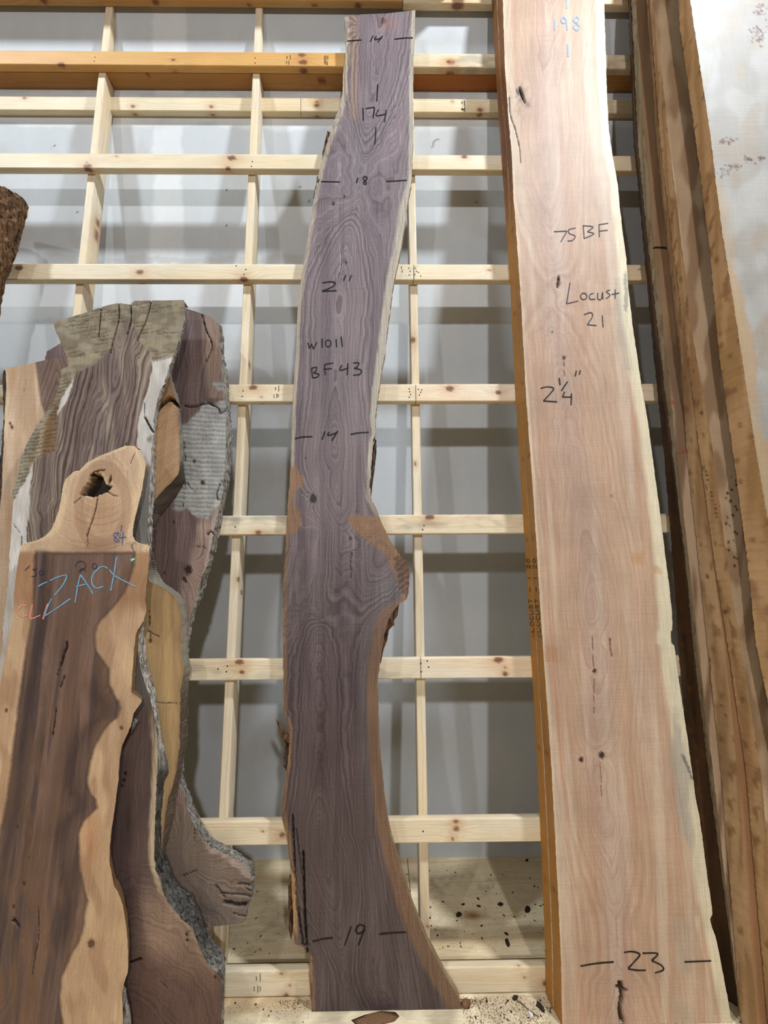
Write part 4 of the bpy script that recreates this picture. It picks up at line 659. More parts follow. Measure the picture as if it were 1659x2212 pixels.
def fG(X, Y, u):
    c = hx('83726a')*ONE(X); c = mix(c, hx('9b8a7c')*ONE(X), sm(.4, .7, vn(X/16, Y/140, 5))); c = mix(c, hx('75625c')*ONE(X), .6*sm(.5, .8, vn(X/12, Y/200, 9)))
    low = sm(1330, 1480, Y); c = mix(c, hx('63504a')*ONE(X), low); c = mix(c, hx('6f6a60')*ONE(X), .8*sm(1370, 1390, Y)*(1-sm(1500, 1560, Y)))
    pith = np.interp(Y, [640, 760, 900, 1100, 1500, 2212], [262, 262, 225, 190, 260, 300])
    g = np.sqrt((X-pith)**2+12**2)/5.2+.0*Y+(4*np.sin((Y-700)/140.)+.8*np.sin(Y/50.))*np.exp(-((X-pith)/60)**2)+1.0*fbm(X/40, Y/120, 3)
    for kx, ky, rx, ry, a in ((285, 770, 40, 50, 5), (225, 850, 30, 50, 4), (250, 700, 30, 20, 5), (115, 1080, 20, 40, 3), (90, 1120, 20, 30, 2)): g = g+a*np.exp(-np.sqrt(((X-kx)/rx)**2+((Y-ky)/ry)**2+.02)*1.5)
    gs = .95+0*X; dp = 0*X
    # bleached sapwood
    sapR = sd(X, Y, [(330, 776), (342, 780), (372, 770), (372, 800), (345, 850), (332, 900), (330, 1180), (300, 1260), (303, 1100), (300, 1000), (298, 950), (300, 900), (316, 850), (328, 800)])
    sapL = np.minimum(sd(X, Y, [(160, 812), (157, 835), (140, 870), (124, 895), (124, 880), (140, 845)]), sd(X, Y, [(72, 990), (66, 1050), (62, 1100), (58, 1180), (50, 1260), (30, 1400), (-20, 1600), (-40, 1500), (0, 1400), (20, 1180), (26, 1090), (36, 1060), (50, 1030), (60, 1000)]))
    s = np.minimum(sapR, sapL)+3*fbm(X/8, Y/16, 6); m = 1-sm(-2, 3, s); c = mix(c, mix(hx('d9d3ca')*ONE(X), hx('b5ada2')*ONE(X), .7*vn(X/12, Y/30, 3)), .9*m); gs = gs*(1-.85*m)
    gy = 1-sm(-2, 4, sd(X, Y, [(316, 1000), (326, 1010), (322, 1180), (300, 1185), (288, 1170), (292, 1110), (306, 1040)])+3*fbm(X/7, Y/10, 2)); c = mix(c, hx('6e6a64')*ONE(X), .8*gy)
    # weathered cap and saw-ribbed flank
    cap = sd(X, Y, [(100, 640), (420, 640), (400, 720), (375, 770), (345, 779), (330, 779), (325, 762), (312, 748), (300, 735), (296, 715), (285, 695), (262, 690), (256, 700), (246, 735), (238, 752), (222, 770), (205, 788), (180, 798), (162, 806), (158, 818), (140, 845), (128, 872), (122, 892), (122, 950), (118, 975), (86, 986), (70, 1000), (60, 1030), (40, 1060), (20, 1100), (20, 990), (60, 900), (100, 850), (100, 760)])
    m = 1-sm(-2, 2.5, cap+3*fbm(X/7, Y/7, 9))
    oc = mix(hx('80735f')*ONE(X), hx('948770')*ONE(X), sm(.3, .7, vn(X/14, Y/9, 4))); oc = mix(oc, hx('8f8c80')*ONE(X), .35*sm(.5, .9, vn(X/24, Y/9, 14))); oc = mix(oc, hx('6d4a2c')*ONE(X), .75*sm(820, 900, Y)*(1-sm(980, 1000, Y))*sm(70, 100, X)); oc = mix(oc, hx('b29d80')*ONE(X), .7*np.exp(-((X-(95-(Y-900)*.15))/7)**2)*(Y > 880)*(Y < 1010)); oc = mix(oc, hx('9b9686')*ONE(X), .6*(1-sm(6, 16, X-ln(GL, Y)))*(Y > 880))
    rib = np.sin((Y+.16*X)/1.3+2.2*fbm(X/22, Y/14, 3)+1.6*fbm(X/5, Y/4, 4)); rs = m*sm(-.1, .7, fbm(X/40, Y/12, 22)+.75*sm(790, 850, Y)+.12); oc = mix(oc, hx('4a3d2c')*ONE(X), .6*rs*sm(.1, .8, rib)); c = mix(c, oc, m); gs = gs*(1-m); dp = dp+rs*.0018*(rib > .2)
    # foot of the slab
    r = ln(GR, Y); ft = sm(1600, 1660, Y)
    c = mix(c, hx('cbb593')*ONE(X), .85*(1-sm(6, 15, r-X+2.5*fbm(X/6, Y/25, 4)))*sm(1500, 1640, Y)*(1-sm(2060, 2120, Y)))
    c = mix(c, hx('947a66')*ONE(X), .85*sm(1870, 1960, Y+.3*(X-330))*(1-sm(2020, 2120, Y-.3*(X-330)))*sm(280, 330, X)); c = mix(c, hx('6b5043')*ONE(X), .6*sm(2020, 2120, Y)); c = mix(c, hx('8d7058')*ONE(X), .3*np.exp(-(((X-405)/28)**2+((Y-2080)/40)**2)))
    c = mix(c, hx('4b3a38')*ONE(X), .6*(1-sm(10, 34, X-265))*ft)
    a = np.arctan2(Y-2300, X-560); g = np.where(Y > 1860, g*.0+np.hypot(X-250, (Y-2250))/8.+2*fbm(X/40, Y/40, 7), g); gs = gs*(1-.62*sm(1350, 1500, Y))
    c = spots(c, X, Y, [(271, 1670, 4), (268, 1685, 4), (264, 1697, 3), (273, 959, 2), (403, 2018, 3), (404, 2030, 3), (408, 2012, 2), (465, 2110, 3), (408, 1745, 0.1), (24, 1056, 5)], '231a16')
    for pts, w_ in (([(218, 660), (216, 690), (213, 720), (212, 728)], 1.6), ([(256, 655), (257, 680), (254, 700), (247, 725), (241, 745), (239, 762)], 1.5), ([(282, 654), (283, 690), (280, 705), (274, 722)], 1.6), ([(326, 648), (322, 670), (312, 700), (302, 720), (297, 735)], 1.6), ([(313, 902), (318, 912), (325, 925), (331, 934)], 3), ([(312, 870), (312, 900)], 1.0), ([(58, 1138), (58, 1170)], 1.6), ([(46, 1160), (46, 1180)], 1.4), ([(28, 1132), (42, 1150)], 1), ([(282, 2080), (300, 2073), (304, 2072)], 3), ([(128, 770), (130, 815)], 1.3), ([(345, 2120), (362, 2135)], 1)):
        dp, c = crackf(X, Y, dp, c, pts, w_, .01 if w_ > 1.2 else .003)
    c = mix(c, hx('7a7264')*ONE(X), .8*(1-sm(3, 9, np.hypot((X-325)/1.0, (Y-948)/1.2)+3*fbm(X/5, Y/5, 2))))
    return c, g, gs, dp
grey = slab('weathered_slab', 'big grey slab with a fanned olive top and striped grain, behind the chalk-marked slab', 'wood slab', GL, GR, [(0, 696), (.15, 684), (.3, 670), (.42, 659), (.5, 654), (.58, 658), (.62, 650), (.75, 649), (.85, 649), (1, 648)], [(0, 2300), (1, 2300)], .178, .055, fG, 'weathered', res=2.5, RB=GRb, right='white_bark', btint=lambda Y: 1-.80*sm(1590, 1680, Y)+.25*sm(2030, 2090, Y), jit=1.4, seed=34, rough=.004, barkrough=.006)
# olive brown slab in front, with the knot hole head
ZL = [(950, 270), (963, 270), (975, 240), (985, 215), (1000, 186), (1010, 178), (1020, 157), (1035, 142), (1045, 137), (1060, 134), (1080, 131), (1100, 127), (1125, 119), (1145, 110), (1158, 97), (1167, 80), (1172, 62), (1174, 50), (1182, 45), (1200, 41), (1250, 33), (1300, 30), (1340, 26), (1400, 14), (1450, 4), (1500, -6), (1700, -30), (2320, -90)]
ZR = [(950, 290), (963, 290), (975, 303), (990, 311), (1005, 315), (1020, 313), (1040, 309), (1060, 307), (1090, 299), (1120, 291), (1145, 287), (1158, 287), (1168, 292), (1174, 302), (1176, 320), (1182, 323), (1200, 323), (1230, 320), (1260, 317), (1300, 314), (1315, 316), (1340, 311), (1360, 298), (1370, 293), (1400, 290), (1450, 286), (1497, 284), (1504, 296), (1513, 307), (1520, 303), (1540, 289), (1570, 282), (1590, 273), (1610, 264), (1640, 258), (1690, 255), (1750, 247), (1800, 240), (1830, 237), (1860, 236), (1890, 242), (1915, 247), (1925, 254), (1950, 264), (2000, 273), (2060, 277), (2100, 276), (2125, 268), (2150, 264), (2320, 270)]
def fZ(X, Y, u):
    hL = [(1190, 76), (1250, 74), (1330, 72), (1400, 58), (1500, 44), (1600, 31), (1680, 22), (1750, 12), (1850, -10), (2320, -60)]
    hR = [(1190, 292), (1220, 289), (1250, 280), (1280, 268), (1310, 245), (1335, 222), (1350, 210), (1375, 204), (1405, 207), (1425, 222), (1445, 234), (1480, 237), (1500, 246), (1515, 256), (1530, 259), (1550, 254), (1562, 236), (1580, 222), (1610, 205), (1650, 193), (1690, 188), (1710, 193), (1728, 206), (1746, 209), (1758, 196), (1775, 180), (1800, 170), (1850, 170), (1880, 173), (1915, 180), (1945, 189), (1970, 182), (2000, 180), (2030, 172), (2060, 155), (2090, 142), (2110, 132), (2160, 128), (2320, 150)]
    jl = 1.5*fbm(X/10, Y/10, 4); lx, rx = ln(hL, Y), ln(hR, Y)
    heart = sm(-2, 3, X-lx+jl)*sm(-2, 3, rx-X+jl)*sm(1190, 1197, Y+6*np.exp(-((X-85)/20)**2)+jl)
    c = hx('c4a27c')*ONE(X); c = mix(c, hx('cfae86')*ONE(X), sm(.35, .7, vn(X/22, Y/90, 5))); c = mix(c, hx('a57f5e')*ONE(X), .55*sm(.5, .8, vn(X/18, Y/60, 9)))
    c = mix(c, hx('97633a')*ONE(X), .55*sm(1180, 1200, Y)*(1-sm(1290, 1340, Y))); c = mix(c, hx('bd8558')*ONE(X), .6*np.exp(-(((X-195)/20)**2+((Y-1810)/70)**2))); c = mix(c, hx('c9a878')*ONE(X), .7*np.exp(-(((X-258)/10)**2+((Y-1990)/60)**2)))
    h = hx('735a4c')*ONE(X); h = mix(h, hx('8a6c5a')*ONE(X), sm(.3, .7, vn((X-.12*(1700-Y))/13, Y/260, 15))); h = mix(h, hx('564541')*ONE(X), .8*sm(.5, .75, vn((X-.12*(1700-Y))/10, Y/200, 19)))
    h = mix(h, hx('7d5c44')*ONE(X), .6*sm(.45, .8, vn(X/20, Y/70, 25))); h = mix(h, hx('82614b')*ONE(X), .4*np.exp(-((X-(150+(Y-1500)*-.12))/26)**2)); h = mix(h, hx('463833')*ONE(X), .75*np.exp(-((X-(lx+22))/14)**2)); h = mix(h, hx('473530')*ONE(X), .6*np.exp(-((X-(rx-36))/20)**2)*sm(1450, 1520, Y)*(1-sm(2000, 2080, Y))); h = mix(h, hx('8b6548')*ONE(X), .5*sm(1850, 2000, Y)*sm(.3, .7, vn(X/16, Y/80, 35)))
    h = h*np.array([.82, .84, .88]); c = c*np.array([.90, .89, .92]); c = mix(c, h, heart)
    line_ = np.minimum(np.abs(X-lx+jl)+1e3*(Y < 1195), np.abs(rx-X+jl)+1e3*(Y < 1195)); line_ = np.minimum(line_, np.where((X > lx-2) & (X < rx+2), np.abs(Y-1194+6*np.exp(-((X-85)/20)**2)+jl), 1e3)); c = mix(c, hx('3a2b28')*ONE(X), .55*(1-sm(1, 6, line_)))
    # the pale head around the branch collar
    head = 1-sm(1185, 1196, Y); c = mix(c, hx('c9ab8c')*ONE(X), .75*head); rim = np.minimum(X-ln(ZL, Y), ln(ZR, Y)-X); c = mix(c, hx('dcc09a')*ONE(X), .8*head*(1-sm(8, 22, rim))); c = mix(c, hx('ab7d55')*ONE(X), .5*head*np.exp(-(((X-215)/40)**2+((Y-1110)/50)**2)))
    r1 = np.hypot((X-212), (Y-1085)*.9); gH = np.where(Y > 1072, np.hypot(X-214, (Y-1040)*1.0)/4.2, np.hypot((X-214)*1.0, (Y-1075)*.72)/5.2)+1.1*fbm(X/20, Y/20, 2)
    gB = (X-.12*(1700-Y))/6+2.5*fbm(X/30, Y/90, 4)+6*np.exp(-np.hypot((X-245)/22, (Y-1525)/22))+4*np.exp(-np.hypot((X-225)/20, (Y-1300)/30)); gB = gB+.02*(rx-X)*sm(0, 60, rx-X)
    g = gH*head+gB*(1-head); gs = .30+.15*heart+.15*head
    col = 1-sm(26, 40, np.abs(np.hypot((X-222)*1.0, (Y-1095)*.62)-52)*3); c = mix(c, hx('8d5f40')*ONE(X), .35*head*col)
    dk = sm(1150, 1190, Y)*head*np.exp(-((X-190)/60)**2); c = mix(c, hx('7b5a45')*ONE(X), .5*dk)
    dp = 0*X
    # knot hole: the wood is missing there
    hole = sd(X, Y, [(194, 1030), (200, 1022), (214, 1024), (222, 1034), (226, 1046), (236, 1050), (242, 1050), (230, 1062), (212, 1068), (200, 1074), (186, 1070), (172, 1070), (182, 1052), (190, 1042)]); hm = 1-sm(-1.6, 1.4, hole+1.6*fbm(X/3.5, Y/3.5, 6)); dp = dp+hm*.052
    h2 = 1-sm(-1.2, 1.2, sd(X, Y, [(232, 1040), (239, 1026), (240, 1038), (234, 1048)])+.8*fbm(X/3, Y/3, 4)); dp = dp+h2*.03; hm = np.maximum(hm, h2); c = mix(c, hx('120b07')*ONE(X), .97*hm); gs = gs*(1-hm)
    c = mix(c, hx('c9a67c')*ONE(X), .8*(1-sm(2, 6, dseg(X, Y, [(197, 1026), (208, 1021), (222, 1026), (228, 1040), (231, 1048)])+1.5*fbm(X/4, Y/4, 3)))*(1-hm))
    for pts, w_ in (([(210, 1071), (207, 1095), (200, 1120), (192, 1142), (187, 1158)], 1.9), ([(188, 1160), (189, 1175), (186, 1190)], 1.0), ([(176, 1072), (168, 1080), (160, 1086)], 1.5), ([(232, 1062), (244, 1070), (256, 1072)], 1.5), ([(194, 1026), (206, 1018), (226, 1016)], 1.6), ([(144, 1376+12), (143, 1400), (138, 1410), (134, 1425), (131, 1436)], 3.2), ([(131, 1436), (127, 1446), (123, 1458)], 1.6), ([(139, 1460), (133, 1475), (130, 1486)], 1.8), ([(121, 1530), (117, 1560), (113, 1590)], 1.6), ([(62+20, 1980-20), (84, 2020), (76, 2060), (70, 2110)], 1.2), ([(27, 1990), (35, 1993), (40, 2002)], 3.5), ([(30, 1983), (37, 1996)], 2.5), ([(292, 1172), (284, 1180), (290, 1194)], 1.3), ([(292, 978), (286, 990), (282, 1000)], .8), ([(165, 1017), (172, 1014), (177, 1004)], 1.2)):
        dp, c = crackf(X, Y, dp, c, pts, w_, .012 if w_ > 1.5 else .003)
    for a, b, rr in ((212, 1045, 60), (212, 1045, 74), (212, 1045, 88)):
        d = np.abs(np.hypot(X-a, Y-b)-rr); c = mix(c, hx('8a6a50')*ONE(X), .45*(1-sm(.6, 1.8, d))*((Y > 1095) & (np.abs(X-212) < 46)))
    c = spots(c, X, Y, [(197, 2038, 9)], '5f4430'); c = spots(c, X, Y, [(14, 1534, 4), (262, 1572, 4)], '6b4a32'); c = spots(c, X, Y, [(38, 1786, 3), (58, 1828, 0.1), (52, 1908, 4), (30, 1958, 4), (62, 1852, 2)], '463328')
    return c, g, gs, dp
olive = slab('walnut_slab', 'honey and brown slab with a knot hole and blue chalk ZACK, front of the left stack', 'wood slab', ZL, ZR, [(0, 963), (1, 963)], [(0, 2320), (1, 2320)], .245, .055, fZ, 'smooth_walnut', res=2.2, RB=[(y, x+(7 if 1340 < y < 1500 else 1)) for y, x in ZR], jit=.9, seed=35, rough=.002, edge_col=hx('8a6a4a'))
zp = onplane(.245)
for lab, ws, mat, st in (('light blue chalk "ZACK"', 2.5, 'blue_chalk', [[(82, 1267), (92, 1261), (102, 1257)], [(108, 1254), (126, 1246), (144, 1243.5), (134, 1266), (117, 1286)], [(111, 1293), (103, 1310), (96, 1331)], [(96, 1331), (122, 1314), (152, 1293)], [(174, 1241), (168, 1265), (162, 1302)], [(174, 1241), (187, 1260), (201, 1283)], [(164, 1267), (188, 1261)], [(232, 1228), (226, 1224), (215, 1226), (201, 1241), (198, 1257), (207, 1270), (223, 1267)], [(252, 1202), (246, 1240), (239, 1276)], [(236, 1230), (250, 1245), (293, 1267)]]),
    ('pink chalk "CL" and a slanting stroke', 2.8, 'pink_chalk', [[(58, 1307), (45, 1309), (37, 1321), (46, 1331), (60, 1329)], [(70, 1306), (65.6, 1335), (87, 1329)], [(103, 1304), (97, 1322), (93, 1338)]]),
    ('blue "84" on the pale head', 1.6, 'blue_pencil', [[(257, 1151), (247, 1152), (247, 1160), (257, 1167), (253, 1170), (246, 1167), (251, 1158), (257, 1151)], [(261, 1152.6), (258, 1161), (273.6, 1160)], [(266, 1148.5), (264, 1177)], [(263, 1134), (261, 1148)]]),
    ('faint dark blue "20" above the chalk name', 1.6, 'dark_blue_pencil', [[(162, 1224), (168, 1214), (178, 1213), (185, 1220), (182, 1228), (170, 1235)], [(170, 1235), (178, 1228), (186, 1234)], ['o', (204, 1223), 5, 6]]),
    ('faint dark blue "50" at the left edge', 1.6, 'dark_blue_pencil', [[(64, 1222), (54, 1232)], [(80, 1229), (71, 1230), (78, 1236), (76, 1244), (68, 1245)], ['o', (90, 1237), 5, 5]]),
    ('small pale green paint dab', 4.5, 'green_paint', [[(283, 1211), (287, 1208), (291, 1208)]])):
    ribbon('handwriting' if 'paint' not in lab else 'paint_dab', st, ws, zp, mat, olive, lab)
chunk('bark_piece', 'grey_bark', olive, [(283, 1562), (291, 1551), (299, 1556), (294, 1566), (286, 1576), (283, 1585)], .23, .04, 21)
chunk('bark_piece', 'grey_bark', olive, [(264, 2125), (271, 2135), (276, 2160), (282, 2190), (284, 2230), (262, 2230)], .232, .04, 22)
# bark covered slab at the far left
def fB(X, Y, u): return ONE(X)*(.9+1.0*vn(X/5, Y/8, 3))[..., None], 0*X, 0*X, .022*sm(.45, .6, vn(X/8, Y/13, 5))*.6-.008*vn(X/3, Y/4, 6)+.008
slab('bark_slab', 'rough brown bark-covered slab peeking in at the left edge', 'wood slab', [(380, -90), (600, -100), (2300, -300)], [(395, 20), (410, 36), (425, 40), (450, 36), (480, 26), (500, 24), (530, 14), (560, 2), (600, -14), (900, -60), (2300, -240)], [(0, 380), (.8, 398), (.9, 408), (1, 418)], [(0, 2300), (1, 2300)], .13, .06, fB, 'brown_bark', res=3, jit=2.5, seed=36, right='brown_bark', barkrough=.006)
# --- the stack of thick burly slabs at the right edge, back to front
def mk_maple(kind):
    def f(X, Y, u):
        c = hx('c8b294')*ONE(X); c = mix(c, hx('b3926c')*ONE(X), .6*sm(.4, .75, vn(X/30, Y/60, 5))); g = X/8+3*fbm(X/40, Y/80, 3); gs = .25+0*X; dp = 0*X
        if kind == 0: c = hx('5c4632')*ONE(X)*(.85+.3*vn(X/9, Y/80, 4))[..., None]
        if kind == 1: c = mix(hx('ad9276')*ONE(X), hx('7a6048')*ONE(X), sm(.45, .7, vn(X/12, Y/120, 4))); c = mix(c, hx('8a6a4c')*ONE(X), .8*(1-sm(700, 760, Y)))
        if kind == 2: c = hx('9b7350')*ONE(X)*(.9+.2*vn(X/9, Y/80, 4))[..., None]
        if kind == 3: c = mix(hx('b79c7c')*ONE(X), hx('96785a')*ONE(X), sm(.4, .7, vn(X/20, Y/60, 4))); c = spots(c, X, Y, [(1580+6*math.sin(k*7.3)*2, 1030+k*9+5*math.sin(k*3.1), 1.6+abs(math.sin(k*5))*1.4) for k in range(22)], '3b2a20')
        if kind == 4:
            c = hx('98928a')*ONE(X); c = mix(c, hx('a39f98')*ONE(X), sm(.4, .7, vn(X/40, Y/50, 5))); c = mix(c, hx('9a8a76')*ONE(X), .5*sm(.55, .8, vn(X/30, Y/40, 8)))
            st = sd(X, Y, [(1480, 560), (1575, 560), (1600, 640), (1618, 700), (1632, 760), (1634, 860), (1615, 900), (1660, 960), (1700, 1150), (1800, 1400), (1500, 1400)]); c = mix(c, hx('a98860')*ONE(X), .7*(1-sm(-3, 5, st+6*fbm(X/14, Y/14, 4)))); c = mix(c, hx('a98a66')*ONE(X), .6*sm(1080, 1200, Y))
            c = mix(c, hx('a8906f')*ONE(X), .6*(1-sm(8, 30, X-ln(B4L, Y)+10*fbm(X/20, Y/30, 6)))*sm(380, 420, Y))
            rng = np.random.RandomState(4); P = []
            for cx, cy, sx, sy, n in ((1640, 25, 18, 12, 22), (1640, 75, 18, 22, 40), (1562, 306, 10, 8, 14), (1580, 304, 8, 6, 10), (1615, 345, 16, 9, 20), (1640, 342, 7, 7, 12), (1590, 358, 9, 8, 14), (1575, 365, 14, 12, 8), (1560, 375, 12, 8, 6)):
                P += [(cx+sx*rng.randn()*.55, cy+sy*rng.randn()*.55, rng.uniform(1.3, 2.9)) for _ in range(n)]
            for P_ in P: 
                d = np.hypot(X-P_[0], Y-P_[1]); c = mix(c, hx('5b3a2a')*ONE(X), .85*(1-sm(P_[2]*.6, P_[2]*1.3, d)))
            sw = np.sin(Y/2.1+X*.03+2*fbm(X/30, Y/30, 3)); c = mix(c, hx('b79f84')*ONE(X), .18*sm(.3, 1, sw)*sm(-.2, .5, fbm(X/40, Y/30, 12)))
        return c, g, gs, dp
    return f
def edgeB(tint, alt, pts=()):
    def f(sx, st, sd_, s, w_):
        o1 = np.ones(sx.shape+(3,)); c = hx(tint)*o1; c = mix(c, hx(alt)*o1, sm(.35, .7, vn(st*7+s*1.5, s*3+st*2, 6))); c = mix(c, hx('6e4a2c')*o1, .6*sm(.72, .86, vn(st*26, s*3, 7))); X, Y = prj(sx, st, sd_)
        for q in pts: c = mix(c, hx('3a2519')*o1, .85*(1-sm(q[2]*.6, q[2]*1.3, np.hypot(X-q[0], (Y-q[1])*.8))))
        return c, (st+s*.06)*140+2*fbm(st*12, s*2, 3), .38+0*sx
    return f
ys_ = [-140, 0, 280, 500, 740, 980, 1200, 1400, 1680, 2212, 2300]
def tb(*xs): return list(zip(ys_, xs))
B0b = tb(1345, 1355, 1366, 1387, 1409, 1434, 1452, 1466, 1490, 1552, 1560); B0L = tb(1352, 1361, 1374, 1396, 1423, 1452, 1478, 1497, 1530, 1598, 1606)
B1b = tb(1354, 1362, 1375, 1397, 1424, 1453, 1479, 1498, 1531, 1599, 1607); B1L = tb(1366, 1373, 1391, 1410, 1438, 1462, 1487, 1509, 1542, 1601, 1609)
B2b = tb(1386, 1394, 1415, 1437, 1466, 1484, 1508, 1529, 1559, 1602, 1610); B2L = tb(1392, 1400, 1422, 1448, 1480, 1510, 1538, 1566, 1594, 1636, 1644)
B3b = tb(1393, 1401, 1423, 1449, 1481, 1512, 1541, 1573, 1613, 1660, 1668); B3L = tb(1404, 1412, 1443, 1469, 1499, 1541, 1569, 1601, 1645, 1690, 1698)
B4b = tb(1450, 1461, 1500, 1528, 1550, 1584, 1613, 1634, 1690, 1790, 1800); B4L = tb(1472, 1491, 1533, 1560, 1598, 1634, 1672, 1712, 1780, 1900, 1915)
RRt = tb(*[2000]*11); 
labs = ['dull brown slab, rearmost of the thick slabs at the right edge', 'slab with a pale bleached edge and red crayon ticks in the right hand stack', 'tan slab with a narrow edge, middle of the right hand stack', 'slab with a thin bright strip of face showing in the right hand stack, second from the front', 'broad cream slab with burl specks, front of the right hand stack']
dl = [.06, .115, .180, .245, .385]; th = [.055, .05, .06, .06, .095]
tin = [('5c4632', '4a3828'), ('a39678', '8f7c5c'), ('b0906a', '947450'), ('b8966c', 'a07c54'), ('bf9a70', 'a98556')]
RR = []
for i, (Lb, Lf) in enumerate(((B0b, B0L), (B1b, B1L), (B2b, B2L), (B3b, B3L), (B4b, B4L))):
    Rt = [(y, (x+180 if i < 4 else x+620)) for y, x in Lf]
    sp_ = [(), ((1533, 1240, 2.5), (1541, 1245, 2.5)), ((1528, 1245, 4), (1533, 1425, 4), (1556, 1525, 3), (1566, 1546, 3)), tuple((1525+k*2.2, 1018+k*9, 2.2) for k in range(12))+((1516, 892, 4), (1566, 1322, 4)), ((1585, 690, 0.1),)][i]
    RR.append(slab('burl_slab', labs[i], 'wood slab', Lf, Rt, [(0, -140), (1, -140)], [(0, 2300), (1, 2300)], dl[i], th[i], mk_maple(i), 'maple', res=(2.6 if i in (3, 4) else 4), LB=Lb, edge_col=edgeB(*tin[i], pts=sp_), jit=1.1, seed=50+i, rough=.002))
ribbon('crayon_tick', [[(1447, 873), (1457, 866)]], 2.6, onplane(.117), 'red_crayon', RR[1], 'red crayon tick'); ribbon('crayon_tick', [[(1462, 979), (1484, 972)]], 2.6, onplane(.117), 'red_crayon', RR[1], 'red crayon tick')
ribbon('crayon_tick', [[(1410, 537), (1418, 534), (1440, 535)]], 3.2, onplane(.117), INK, RR[1], 'black double tick')
# fuzzy fibres along the front slab's sawn corner
rng = np.random.RandomState(9); V = []; Fc = []
for k in range(150):
    y = rng.uniform(480, 1250) if k < 60 else rng.uniform(930, 1240); x = ln(B4L, y)+rng.uniform(-1, 2); l = rng.uniform(4, 11); a = rng.uniform(-.5, 1.9)
    p0 = np.array([x, y]); p1 = p0+np.array([-math.cos(a)*.7, -math.sin(a)])*l*(.7 if a < .3 else 1); nn = np.array([.5, -.3]); q = len(V)
    for p, e in ((p0+nn, .001), (p0-nn, .001), (p1, .012)):
        xx, tt = unp(p[0:1], p[1:2], -.385-e); V.append(W(xx, tt, np.array([-.385-e]))[0])
    Fc.append((q, q+1, q+2))
o = mesh_obj('splinters', V, Fc, 'maple', RR[4], col=np.tile(hx('dcc9a8'), (len(V), 1))); o['kind'] = 'stuff'
# ------------------------------------------------------------------ litter on the floor
def onfloor(px_, py_, z):
    cw = W(*CP); x1, t1 = unp(px_, py_, 0.); p = W(x1, t1, 0.); s = (z-cw[2])/(p[2]-cw[2]); return cw+s*(p-cw)
def chip(name, mat, p, l, w_, h, a, label, cat, group=None, seed=0):
    rng = np.random.RandomState(seed); n = 9; V = []
    for j, (sc, zz) in enumerate(((1, 0.0), (1.0, .5), (.6, 1.0))):
        for k in range(n):
            t = 2*math.pi*k/n; r = sc*(1+.25*rng.uniform(-1, 1)); u_, v_ = r*l/2*math.cos(t), r*w_/2*math.sin(t); V.append((p[0]+u_*math.cos(a)-v_*math.sin(a), p[1]+u_*math.sin(a)+v_*math.cos(a), p[2]+.0004+zz*h))
    Fc = [(j*n+k, j*n+(k+1) % n, (j+1)*n+(k+1) % n, (j+1)*n+k) for j in range(2) for k in range(n)]+[tuple(range(2*n, 3*n)), tuple(range(n))[::-1]]
    o = mesh_obj(name, V, Fc, mat); return tag(o, label, cat, group)
big = [(991, 1976, 11, 'round black bark chip on the lit floor strip'), (1081, 1954, 11, 'round black bark chip at the shadow boundary on the floor'), (1139, 1965, 17, 'long black bark sliver in the shaded floor corner'), (1096, 2036, 14, 'black upright-looking bark sliver near the bottom rail, with smaller one beside it'), (1167, 2176, 15, 'black bark sliver on the floor by the foot of the pinkish slab'), (1001, 1954, 7, 'small black bark chip above the round one on the floor'), (1033, 1942, 6, 'small dark bark sliver below the second rail'), (1034, 1958, 8, 'thin dark splinter in the middle of the shaded floor'), (1138, 1859, 9, 'dark bark chip against the foot of the wall'), (1094, 2018, 8, 'brown oval chip above the black sliver')]
for k, (x, y, s, lb) in enumerate(big):
    z = .0185 if y < 2060 else .0005; p = onfloor(x, y, z); chip('bark_chip', 'chip_dark', p, s*.0026, s*.0013 if k not in (0, 1) else s*.0019, .004, (.9, .4, 1.0, 1.5, -1.2, .3, -1.0, -.5, .9, -.7)[k], lb, 'bark chip', seed=k)
rng = np.random.RandomState(77); reg = [(925, 1870, 1175, 2055, 42), (480, 2000, 660, 2065, 10), (500, 1870, 620, 2060, 12), (500, 2162, 660, 2210, 8), (1010, 2155, 1190, 2212, 26), (835, 1865, 890, 1925, 6)]
kk = 0
for x0, y0, x1, y1, n in reg:
    for _ in range(n):
        x, y = rng.uniform(x0, x1), rng.uniform(y0, y1); z = .0185 if y < 2064 else .0005; l = rng.uniform(.004, .013)
        if onfloor(x, y, z)[1] > YW-.01: continue
        chip('bark_chip', 'chip_dark' if rng.rand() < .7 else 'chip_brown', onfloor(x, y, z), l, l*rng.uniform(.25, .8), .002, rng.uniform(0, 3.1), 'small dark crumb of bark scattered on the plywood floor', 'bark chip', 'bark crumbs on the plywood floor', seed=kk); kk += 1
chip('lichen_chip', 'chip_white', onfloor(1147, 2190, .0005), .030, .012, .003, -1.3, 'little white chip on the floor beside the brown twig', 'chip', seed=5)
chip('bark_chip', 'chip_dark', onfloor(1113, 2156, .0005), .026, .016, .004, .5, 'dark flake beside the bottom rail by the twig tip', 'bark chip', seed=6)
chip('bark_chip', 'chip_brown', onfloor(815, 2203, .0005), .16, .045, .006, .1, 'large brown bark flake in front of the purple-brown slab foot', 'bark chip', seed=7)
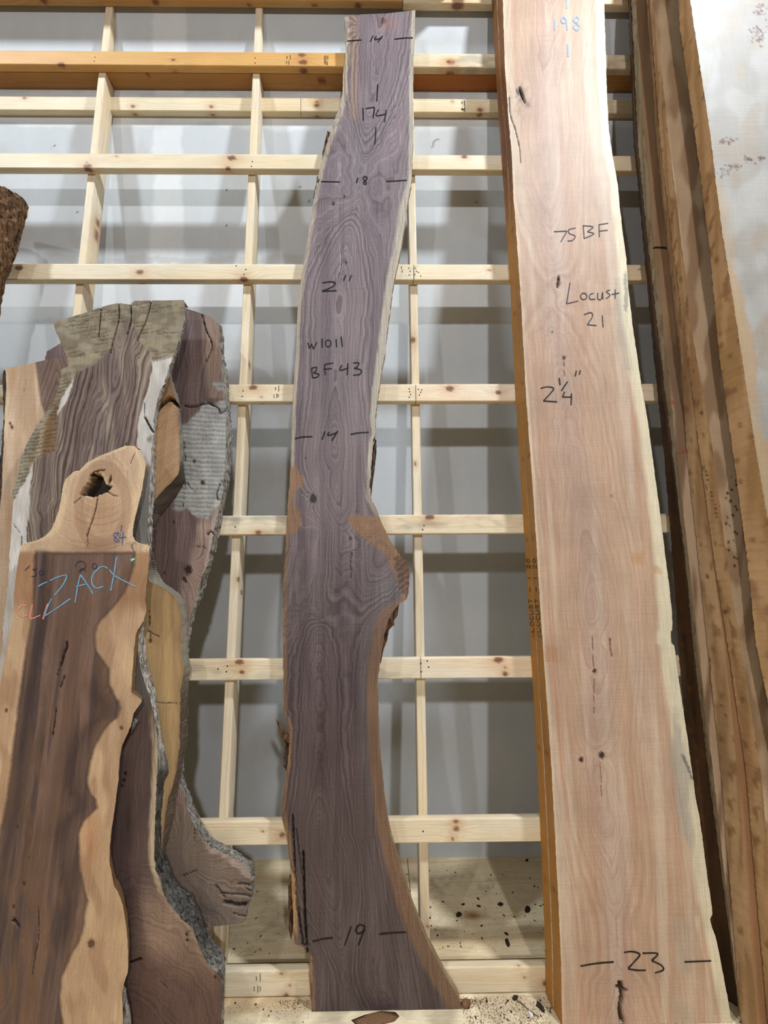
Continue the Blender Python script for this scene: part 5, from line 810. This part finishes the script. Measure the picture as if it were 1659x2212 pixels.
chip('bark_chip', 'chip_brown', onfloor(1006, 2172, .0005), .035, .03, .018, 1.1, 'torn bark flake at the right corner of the purple-brown slab foot', 'bark chip', seed=8)
a_, b_ = onfloor(1117, 2162, .003), onfloor(1166, 2198, .003); dv = (b_-a_); n_ = 12; V = []; Fc = []
for i in range(n_+1):
    c_ = a_+dv*i/n_+np.array([0, .004*math.sin(i*.6), .001*math.sin(i)]); r_ = .0026*(1-.5*i/n_)
    for j in range(6): V.append(c_+r_*np.array([math.cos(j*1.047)*.5, math.cos(j*1.047)*.8, math.sin(j*1.047)]))
for i in range(n_):
    for j in range(6): Fc.append((i*6+j, i*6+(j+1) % 6, (i+1)*6+(j+1) % 6, (i+1)*6+j))
tag(mesh_obj('twig', V, Fc, 'chip_brown'), 'thin brown twig lying on the floor between the two tall slabs', 'twig')
# fine sawdust and bark crumbs
rng = np.random.RandomState(5); V = []; Fc = []
for k in range(2600):
    q = rng.rand()
    if q < .45: x, y = 1000+rng.rand()*190, 2148+rng.rand()*64
    elif q < .6: x, y = 1010+25*rng.randn(), 2158+8*abs(rng.randn())
    elif q < .72: x, y = 640+25*rng.randn(), 2160+14*abs(rng.randn())
    elif q < .9: x, y = 920+rng.rand()*260, 1862+rng.rand()*195
    else: x, y = 480+rng.rand()*180, 1990+rng.rand()*220
    if 2064 < y < 2152: continue
    z = .0185 if y < 2064 else .0005; p = onfloor(x, y, z)
    if p[1] > YW-.005 or (-.004 < p[1] < .13 and z < .01): continue
    l = rng.uniform(.0008, .0028); a = rng.uniform(0, 3.1); i = len(V)
    for dx, dy, dz in ((l, 0, 0), (-l*.5, l*.6, 0), (-l*.5, -l*.6, 0), (0, 0, l*.7)): V.append((p[0]+dx*math.cos(a)-dy*math.sin(a), p[1]+dx*math.sin(a)+dy*math.cos(a), p[2]+dz))
    Fc += [(i, i+1, i+3), (i+1, i+2, i+3), (i+2, i, i+3)]
o = mesh_obj('sawdust', V, Fc, 'chip_brown', smooth=False); tag(o, 'fine bark crumbs and sawdust strewn over the plywood floor', 'sawdust', kind='stuff')
